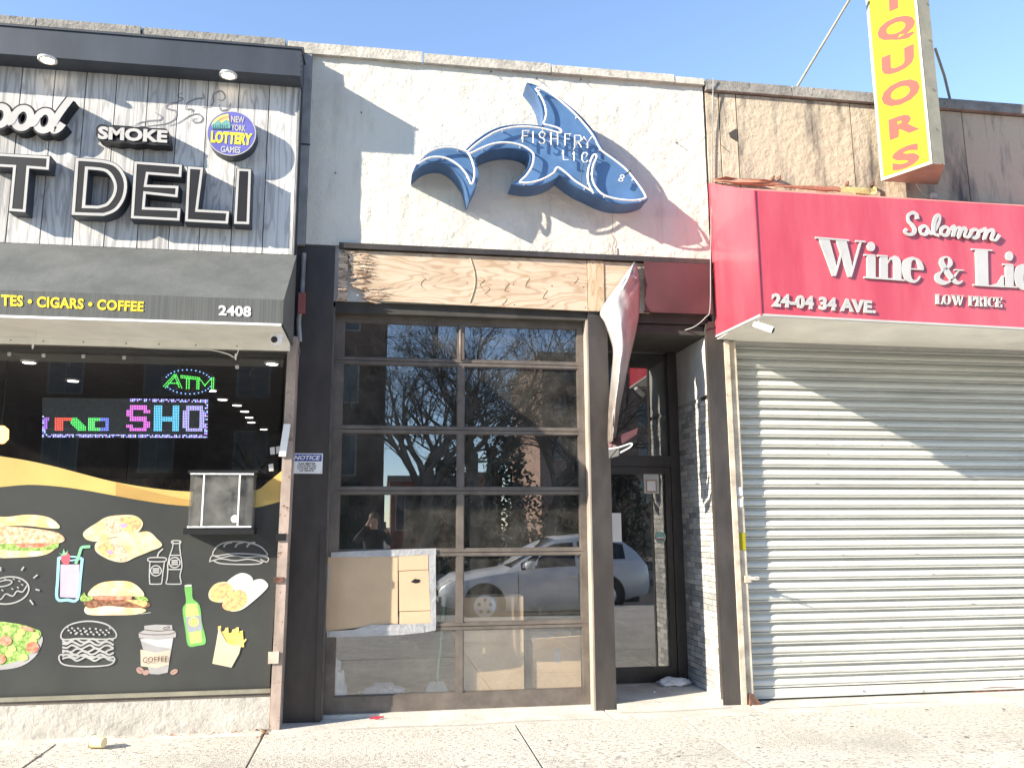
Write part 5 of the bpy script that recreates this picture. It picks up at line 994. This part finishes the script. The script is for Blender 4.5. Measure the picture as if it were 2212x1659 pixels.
# ================================================================== LITTER ON THE PAVEMENT
def G(x, y, z=0):
    v = r2*(x-1106)+u2*(829.5-y)+fwd*F; t = (z-CZ)/v.z; return Vector((v.x*t, v.y*t-DIST, z))
q = G(212, 1614); q.z = gz(q.y)+.004
ax_ = Vector((.92, -.38, -.05)).normalized(); cp = thing('paper_cup', 'small crushed yellow paper cup lying on the pavement', 'cup', tuple(q))
MB().tube([q+Vector((-.05, .02, .045)), q+Vector((-.05, .02, .045))+ax_*.10], [.045, .034], 16).build('body', mat('cup_print', (.8, .6, .3), .6, col2=(.7, .68, .4), scale=14), cp)
MB().tube([q+Vector((-.05, .02, .045))-ax_*.006, q+Vector((-.05, .02, .045))+ax_*.004], .048, 16).build('rim', letterwhite, cp)
q = G(815, 1553); q.z = gz(q.y)
MB_ = MB().prism([q+Vector((-.06, -.02, .006)), q+Vector((.05, .02, .006)), q+Vector((.055, .035, .012)), q+Vector((-.05, .0, .02))], Vector((0, 0, .004))); MB_.prism([q+Vector((-.02, -.03, .005)), q+Vector((.02, -.02, .005)), q+Vector((.01, .0, .016))], Vector((0, 0, .003)))
tag(MB_.build('red_wrapper', mat('wrapper_red', (.6, .06, .1), .4)), 'small torn red wrapper on the pavement before the garage door', 'wrapper')
q = G(230, 1502+20); 
leafm = mat('dry_leaf', (.3, .16, .08), .9)
random.seed(31); lf = MB()
for k in range(150):
    u = random.random()**1.5; x = -.86-u*1.1+random.gauss(0, .02); y = -.22-.02*random.random()-u*.03+random.gauss(0, .02)
    if k > 95: x = -.85+random.gauss(0, .02); y = -.05-.4*random.random()
    z = gz(y)+.004; s_ = random.uniform(.006, .016); a = random.random()*6.28
    lf.add([(x+s_*math.cos(a+t*1.57)*(1 if t % 2 else .5), y+s_*math.sin(a+t*1.57)*(1 if t % 2 else .5), z+random.random()*.01) for t in range(4)], [(0, 1, 2, 3)])
lo = lf.build('leaf_litter', leafm); tag(lo, 'brown leaf crumbs gathered in the corner by the deli base', 'leaves', kind='stuff')
for p, lab in (((1413, 1495), 'small white bottle cap on the doorway step'), ((605, 1515), 'tan pebble of litter on the deli sill')):
    q = G(*p, .047) if p[0] > 1000 else None
    if q: tag(MB().lathe([(.012, 0), (.013, .004), (.011, .009)], q, 'z', 10).build('bottle_cap', paper), lab, 'cap')

# ================================================================== THE STREET BEHIND THE CAMERA (seen mirrored in the glass)
bark = mat('bark', (.13, .105, .08), .95, var=.25, scale=6, bump=.6, bscale=25, bstretch=(1, 1, .3)); twig_m = mat('twig', (.12, .09, .07), .95)
def tree(x, y, h, r, seed, label, lean=0):
    rn = random.Random(seed); t = thing('bare_tree', label, 'tree', (x, y, -.34), 'bare trees across the street'); A_ = MB(); B_ = MB()
    def grow(p, d, l, rad, lev):
        n = 5 if lev < 2 else 4 if lev < 4 else 3; pts = [p]; dd = d.copy(); rs = [rad]
        for k in range(n):
            dd = (dd+Vector((rn.gauss(0, .16), rn.gauss(0, .16), rn.gauss(.03, .10)))*(.5 if lev == 0 else 1)).normalized(); p = p+dd*l/n; pts.append(p); rs.append(rad*(1-(.45 if lev < 4 else .8)*(k+1)/n))
        (A_ if lev < 2 else B_).tube(pts, rs, 8 if lev < 1 else 6 if lev < 2 else 4 if lev < 4 else 3, 0, lev == 0)
        if lev >= 5: return
        nb = (4, 5, 4, 4, 4)[lev]
        for k in range(nb):
            i = rn.randint(2, n) if lev else n-rn.randint(0, 1); az = rn.random()*6.283; sp = rn.uniform(.45, 1.15)
            a = dd.orthogonal().normalized(); b = dd.cross(a); nd = (dd+(a*math.cos(az)+b*math.sin(az))*sp+Vector((0, 0, .12))).normalized()
            grow(pts[min(i, n)], nd, l*rn.uniform(.58, .82), max(.008, rs[min(i, n)]*rn.uniform(.5, .72)), lev+1)
    grow(Vector((x, y, -.34)), Vector((lean, 0, 1)).normalized(), h*.27, r, 0)
    A_.build('trunk', bark, t); B_.build('crown', twig_m, t)
for k, a in enumerate(((1.4, -20.5, 14, .30, 'bare street tree with forked trunk beside the brick apartment block', .05), (4.3, -25.5, 17, .27, 'bare tree growing behind the tallest evergreen bush', .04), (.9, -25, 16, .24, 'bare tree at the corner of the brick apartment block', .06), (3.3, -21.5, 16, .34, 'thick bare tree between two evergreen bushes across the street', -.05), (5.2, -20.2, 13, .22, 'slim leaning bare tree behind the silver car', .12), (7.6, -23, 15, .26, 'bare tree in front of the tan apartment block', 0), (2.2, -27, 17, .3, 'tall bare tree set back behind the front trees', .0), (10.5, -21, 13, .24, 'bare tree beyond the rear of the silver car', -.08), (-4.5, -21, 12, .22, 'bare tree in front of the brick apartment windows', .08))):
    tree(a[0], a[1], a[2], a[3], 100+k, a[4], a[5])
ever = mat('evergreen', (.035, .06, .025), .8, var=.4, scale=12)
def bush(x, y, rx, h, seed, label):
    rn = random.Random(seed); mb = MB(); t = thing('evergreen_bush', label, 'bush', (x, y, -.34), 'evergreen bushes across the street')
    for k in range(2600):
        th = rn.random()*6.283; u = rn.random()**.6; z = rn.random(); rr_ = rx*u*(1-.75*z**1.6)*(1+.25*math.sin(th*3+seed)+.15*math.sin(z*14+th*2))
        c_ = Vector((x+rr_*math.cos(th), y+rr_*math.sin(th)*.8, -.3+h*z)); d1 = Vector((rn.gauss(0, 1), rn.gauss(0, 1), rn.gauss(0, 1))).normalized()*rn.uniform(.06, .14); d2 = Vector((rn.gauss(0, 1), rn.gauss(0, 1), rn.gauss(0, 1))).normalized()*rn.uniform(.04, .1)
        mb.add([c_-d1, c_+d2, c_+d1, c_-d2], [(0, 1, 2, 3)])
    mb.build('foliage', ever, t); MB().tube([(x, y, -.34), (x+.03, y, h*.5)], [.07, .03], 6).build('stem', bark, t)
for k, a in enumerate(((2.4, -22.6, 1.5, 4.2, 'dark evergreen bush left of the thick bare tree'), (4.6, -23.0, 1.7, 5.0, 'tallest dark evergreen bush among the bare trees'), (6.8, -21.8, 1.4, 3.6, 'dark evergreen bush behind the silver car rear'), (9.2, -22.5, 1.6, 4.4, 'dark evergreen bush by the tan apartment block'), (-1.2, -22.4, 1.5, 3.4, 'dark evergreen bush against the brick apartment block'))): bush(a[0], a[1], a[2], a[3], 40+k, a[4])
def block_b(name, label, x0, x1, y, dep, h, mt, fl, bays, seed):
    t = thing(name, label, 'building', ((x0+x1)/2, y, -.34)); MB().box(x0, x1, y-dep, y, -.34, h).build('wall', mt, t)
    MB().box(x0-.15, x1+.15, y-dep-.1, y+.15, h+.002, h+.4).build('parapet', coping_dk, t)
    wm = mat('far_glass', (.05, .06, .08), .1, spec=.8); bw_ = (x1-x0)/bays; fh = (h+.3)/fl
    for f_ in range(fl):
        for b_ in range(bays):
            cx_ = x0+bw_*(b_+.5); z0 = -.3+fh*f_+fh*.3; wn = MB().box(cx_-.65, cx_+.65, y+.002, y+.05, z0-.06, z0+fh*.52+.06).build('window', coping_m, t)
            MB().box(cx_-.58, cx_-.02, y+.051, y+.06, z0, z0+fh*.52).build('pane', wm, wn); MB().box(cx_+.02, cx_+.58, y+.051, y+.06, z0, z0+fh*.52).build('pane', wm, wn)
block_b('apartment_block', 'tall dark brick apartment block across the street', -21, .1, -27, 12, 21, mat('dark_brick', (.17, .1, .075), .9, var=.2, scale=3), 7, 6, 1)
block_b('apartment_block', 'lower tan brick apartment block behind the bare trees', 9.5, 24, -42, 12, 12, mat('tan_brick', (.4, .26, .2), .9, var=.15, scale=3), 5, 5, 2)
block_b('row_house', 'low red brick row of houses far behind the trees', .6, 8.2, -50, 8, 4.6, mat('red_brick', (.25, .12, .085), .9, var=.2, scale=3), 1, 4, 3)

# ---- parked car
car = thing('parked_car', 'silver crossover car parked at the kerb, nose to the left', 'car', (3.4, -9.85, -.3))
CX, CY, CZ0 = 1.12, -9.87, -.3
ST = [(0,.58,.34,.56,.60,.42),(.06,.74,.28,.66,.71,.56),(.28,.85,.24,.79,.85,.66),(.85,.9,.22,.91,.97,.72),(1.32,.905,.22,.965,1.03,.76),(1.85,.905,.22,1.0,1.38,.64),(2.3,.905,.22,1.02,1.60,.60),(3.0,.905,.22,1.035,1.66,.60),(3.7,.905,.22,1.055,1.63,.60),(4.2,.895,.24,1.08,1.52,.58),(4.52,.87,.3,1.09,1.27,.62),(4.7,.82,.34,.98,1.07,.62),(4.78,.7,.42,.72,.8,.5)]
def sect(s_):
    x, w_, zs, zb_, zr, wr = s_; half = [(w_*.9, zs), (w_*.985, zs+.1), (w_, (zs+zb_)*.5), (w_*.985, zb_-.03), (w_*.95, zb_), (wr+.02, zr-.06), (wr-.06, zr-.012), (wr*.5, zr+.012), (0, zr+.02)]
    return [(CX+x, CY+a, CZ0+b) for a, b in half]+[(CX+x, CY-a, CZ0+b) for a, b in half[-2::-1]]
def lerp_st(x):
    for a, b in zip(ST, ST[1:]):
        if a[0] <= x <= b[0]:
            t = (x-a[0])/(b[0]-a[0]); return tuple(a[k]*(1-t)+b[k]*t for k in range(6))
xs_ = sorted(set([s_[0] for s_ in ST]+[.15,.5,1.1,1.6,2.1,2.65,3.35,3.95,4.36,4.62])); secs = [sect(lerp_st(x)) for x in xs_]; n = len(secs[0]); mb = MB()
for s_ in secs: mb.v += s_
for i in range(len(secs)-1):
    for k in range(n-1): a = i*n+k; mb.f.append([a, a+1, a+n+1, a+n]); mb.m.append(0); mb.sm.append(True)
for i in (0, len(secs)-1): mb.f.append([i*n+k for k in range(n)]); mb.m.append(0); mb.sm.append(False)
silver = mat('silver_paint', (.8, .8, .8), .3, .1, var=.02, coat=.6); car_gl = mat('car_glass', (.02, .025, .03), .05, spec=.8); tyre_m = mat('tyre', (.02, .02, .02), .9)
body = mb.build('body', silver, car)
MB().box(CX+.35, CX+4.5, CY-.8, CY+.8, CZ0+.18, CZ0+.3).build('underbody', tyre_m, car)
for sg in (1, -1):
    def sp(x, t, o=.008):
        s_ = lerp_st(x); yb, zb_ = s_[1]*.95, s_[3]; yr, zr = s_[5]+.02, s_[4]-.06; return Vector((CX+x, CY+sg*(yb+(yr-yb)*t+o), CZ0+zb_+(zr-zb_)*t+o*.4))
    for x0, x1, t0 in ((1.62, 2.72, .0), (2.80, 3.55, 0), (3.63, 4.2, 0)):
        top = [sp(x0+(x1-x0)*k/6, .88 if x0+(x1-x0)*k/6 > 1.9 else .8) for k in range(7)]; bot = [sp(x0+(x1-x0)*k/6, .08) for k in range(7)]
        g_ = MB().add(top+bot, [(k, k+1, 8+k, 7+k) for k in range(6)]).build('side_window', car_gl, car)
    for x in (.88, 3.73):
        wc = (CX+x, CY+sg*.80, CZ0+.34)
        MB().lathe([(.42, .0), (.42, .012)], (CX+x, CY+sg*(.906 if sg > 0 else .918), CZ0+.36), 'y', 28).build('wheel_arch', tyre_m, car)
        wh = MB().lathe([(.22, -.115), (.32, -.11), (.34, -.07), (.34, .07), (.32, .11), (.22, .115)], (CX+x, CY+sg*.825, CZ0+.34), 'y', 28).build('wheel', tyre_m, car)
        MB().lathe([(.215, 0), (.2, .012), (.05, .02)] if sg > 0 else [(.05, -.02), (.2, -.012), (.215, 0)], (CX+x, CY+sg*.942, CZ0+.34), 'y', 24).build('rim', silver, wh)
        for k in range(5):
            a = k*1.2566+.3; c_ = Vector((CX+x+.12*math.cos(a), CY+sg*.965, CZ0+.34+.12*math.sin(a))); MB().lathe([(.035, -.003), (.035, .003)], c_, 'y', 10).build('rim_gap', tyre_m, wh)
    MB().lathe([(.001, -.12), (.07, -.1), (.10, 0), (.09, .07), (.001, .08)], (CX+1.78, CY+sg*1.02, CZ0+1.1), 'x', 14).build('mirror', silver, car)
    for x in (2.55, 3.45): MB().box(CX+x, CX+x+.2, CY+sg*.9, CY+sg*.925, CZ0+.86, CZ0+.9).build('door_handle', silver, car)
    for x in (1.55, 2.76, 3.6): MB().tube([sp(x, .02, .004)]+[Vector((CX+x, CY+sg*(.9075), CZ0+z)) for z in (.9, .6, .36)], .005, 4).build('door_seam', tyre_m, car)
    MB().lathe([(.001, -.02), (.09, -.015), (.12, .0), (.001, .02)], (CX+.2, CY+sg*.66, CZ0+.66), 'x', 14).build('headlight', mat('headlamp', (.75, .77, .8), .1, coat=1), car)
MB().add([Vector((CX+x, CY+s_*w_, CZ0+z)) for x, z, w_ in ((1.36, 1.075, .72), (2.26, 1.61, .58)) for s_ in (-1, 0, 1)], [(0, 1, 4, 3), (1, 2, 5, 4)]).build('windscreen', car_gl, car)
MB().box(CX-.02, CX+.03, CY-.4, CY+.4, CZ0+.44, CZ0+.56).build('grille', tyre_m, car)

# ---- the photographer, mirrored in the glass
pm_j = mat('dark_jacket', (.03, .028, .026), .8, bump=.3); pm_s = mat('skin', (.6, .36, .26), .5); pm_t = mat('dark_trousers', (.03, .035, .05), .85); pm_h = mat('brown_hair', (.14, .08, .04), .6)
pv = []; pe_ = []; pr_ = []
def jv(p, r_, par=None):
    pv.append(p); pr_.append(r_); i = len(pv)-1
    if par is not None: pe_.append((par, i))
    return i
PXc, PYc, GZp = -.13, -7.56, gz(-7.5)
pel = jv((PXc, PYc, .86), (.15, .11)); sp1 = jv((PXc, PYc+.01, 1.05), (.145, .10), pel); ch = jv((PXc, PYc+.02, 1.28), (.17, .115), sp1); nk = jv((PXc, PYc+.03, 1.45), (.06, .06), ch); hd0 = jv((PXc, PYc+.04, 1.53), (.07, .08), nk); hd = jv((PXc, PYc+.05, 1.63), (.082, .10), hd0); hd1 = jv((PXc, PYc+.04, 1.72), (.06, .075), hd)
for s_ in (-1, 1):
    hp = jv((PXc+s_*.1, PYc, .80), (.095, .1), pel); kn = jv((PXc+s_*.12, PYc+.02, .40), (.062, .068), hp); an = jv((PXc+s_*.13, PYc, GZp+.09), (.042, .045), kn); jv((PXc+s_*.14, PYc+.16, GZp+.04), (.042, .03), an)
def hand(par, base, fdirs, th):
    pa = jv(base, (.035, .02), par)
    for f_ in fdirs:
        q1 = Vector(base)+Vector(f_[0]); a = jv(tuple(q1), (.0095, .0095), pa); q2 = q1+Vector(f_[1]); b = jv(tuple(q2), (.009, .009), a); jv(tuple(q2+Vector(f_[2])), (.008, .008), b)
shl = jv((PXc-.18, PYc+.02, 1.39), (.075, .075), ch); ell_ = jv((PXc-.33, PYc+.14, 1.27), (.05, .05), shl); wrl = jv((PXc-.13, PYc+.22, 1.52), (.032, .03), ell_)
hand(wrl, (PXc-.09, PYc+.22, 1.58), [((.03, .01, .035-.012*k), (.035, .0, .012-.004*k), (.03, -.005, .004)) for k in range(4)]+[((-.01, .0, .03), (.01, .0, .02), (.01, 0, .015))], 0)
shr = jv((PXc+.18, PYc+.02, 1.39), (.075, .075), ch); elr = jv((PXc+.30, PYc+.10, 1.20), (.05, .05), shr); wrr = jv((PXc+.24, PYc+.25, 1.42), (.032, .03), elr)
hand(wrr, (PXc+.20, PYc+.285, 1.48), [((-.005, .01, .03-.004*k+.018*k*0), (-.02, .012, .012+.016*(k-1.5)), (-.02, -.006, .004)) for k in range(4)]+[((-.03, .0, .01), (-.02, .0, .015), (-.015, 0, .01))], 0)
me = bpy.data.meshes.new('person_skeleton'); me.from_pydata(pv, pe_, []); po = bpy.data.objects.new('person_skeleton', me); C.objects.link(po)
sk_ = po.modifiers.new('skin', 'SKIN'); sk_.use_smooth_shade = True; po.modifiers.new('sub', 'SUBSURF').levels = 2; po.modifiers['sub'].render_levels = 2
for i, d_ in enumerate(me.skin_vertices[0].data): d_.radius = pr_[i]; d_.use_root = (i == 0)
dg = bpy.context.evaluated_depsgraph_get(); dg.update(); bme = bpy.data.meshes.new_from_object(po.evaluated_get(dg)); bpy.data.objects.remove(po)
bme.materials.clear()
for mt in (pm_j, pm_s, pm_t): bme.materials.append(mt)
for p in bme.polygons:
    c_ = p.center; p.use_smooth = True; l = (c_-Vector((PXc-.09, PYc+.22, 1.58))).length; r_ = (c_-Vector((PXc+.20, PYc+.285, 1.48))).length
    p.material_index = 1 if (c_.z > 1.47 and abs(c_.x-PXc) < .1 and c_.y < PYc+.17) or l < .075 or l < .13 and c_.z > 1.55 or r_ < .07 or (r_ < .12 and c_.z > 1.47 and c_.x < PXc+.22) else 2 if c_.z < .84 else 0
per = bpy.data.objects.new('person', bme); C.objects.link(per); tag(per, 'person in dark jacket shading the eyes while holding up a phone', 'person')
MB().lathe([(.001, .135), (.05, .128), (.088, .09), (.1, .04), (.098, 0), (.09, -.03)], (PXc, PYc+.025, 1.635), 'z', 20).build('hair', pm_h, per)
MB().tube([(PXc, PYc+.14, 1.645), (PXc, PYc+.165, 1.615), (PXc, PYc+.15, 1.605)], [.008, .014, .01], 8).build('nose', pm_s, per)
tag(MB().box(-.0, .078, -7.236, -7.227, 1.475, 1.60).build('phone', black_m), 'black phone held up in the photographer right hand', 'phone')
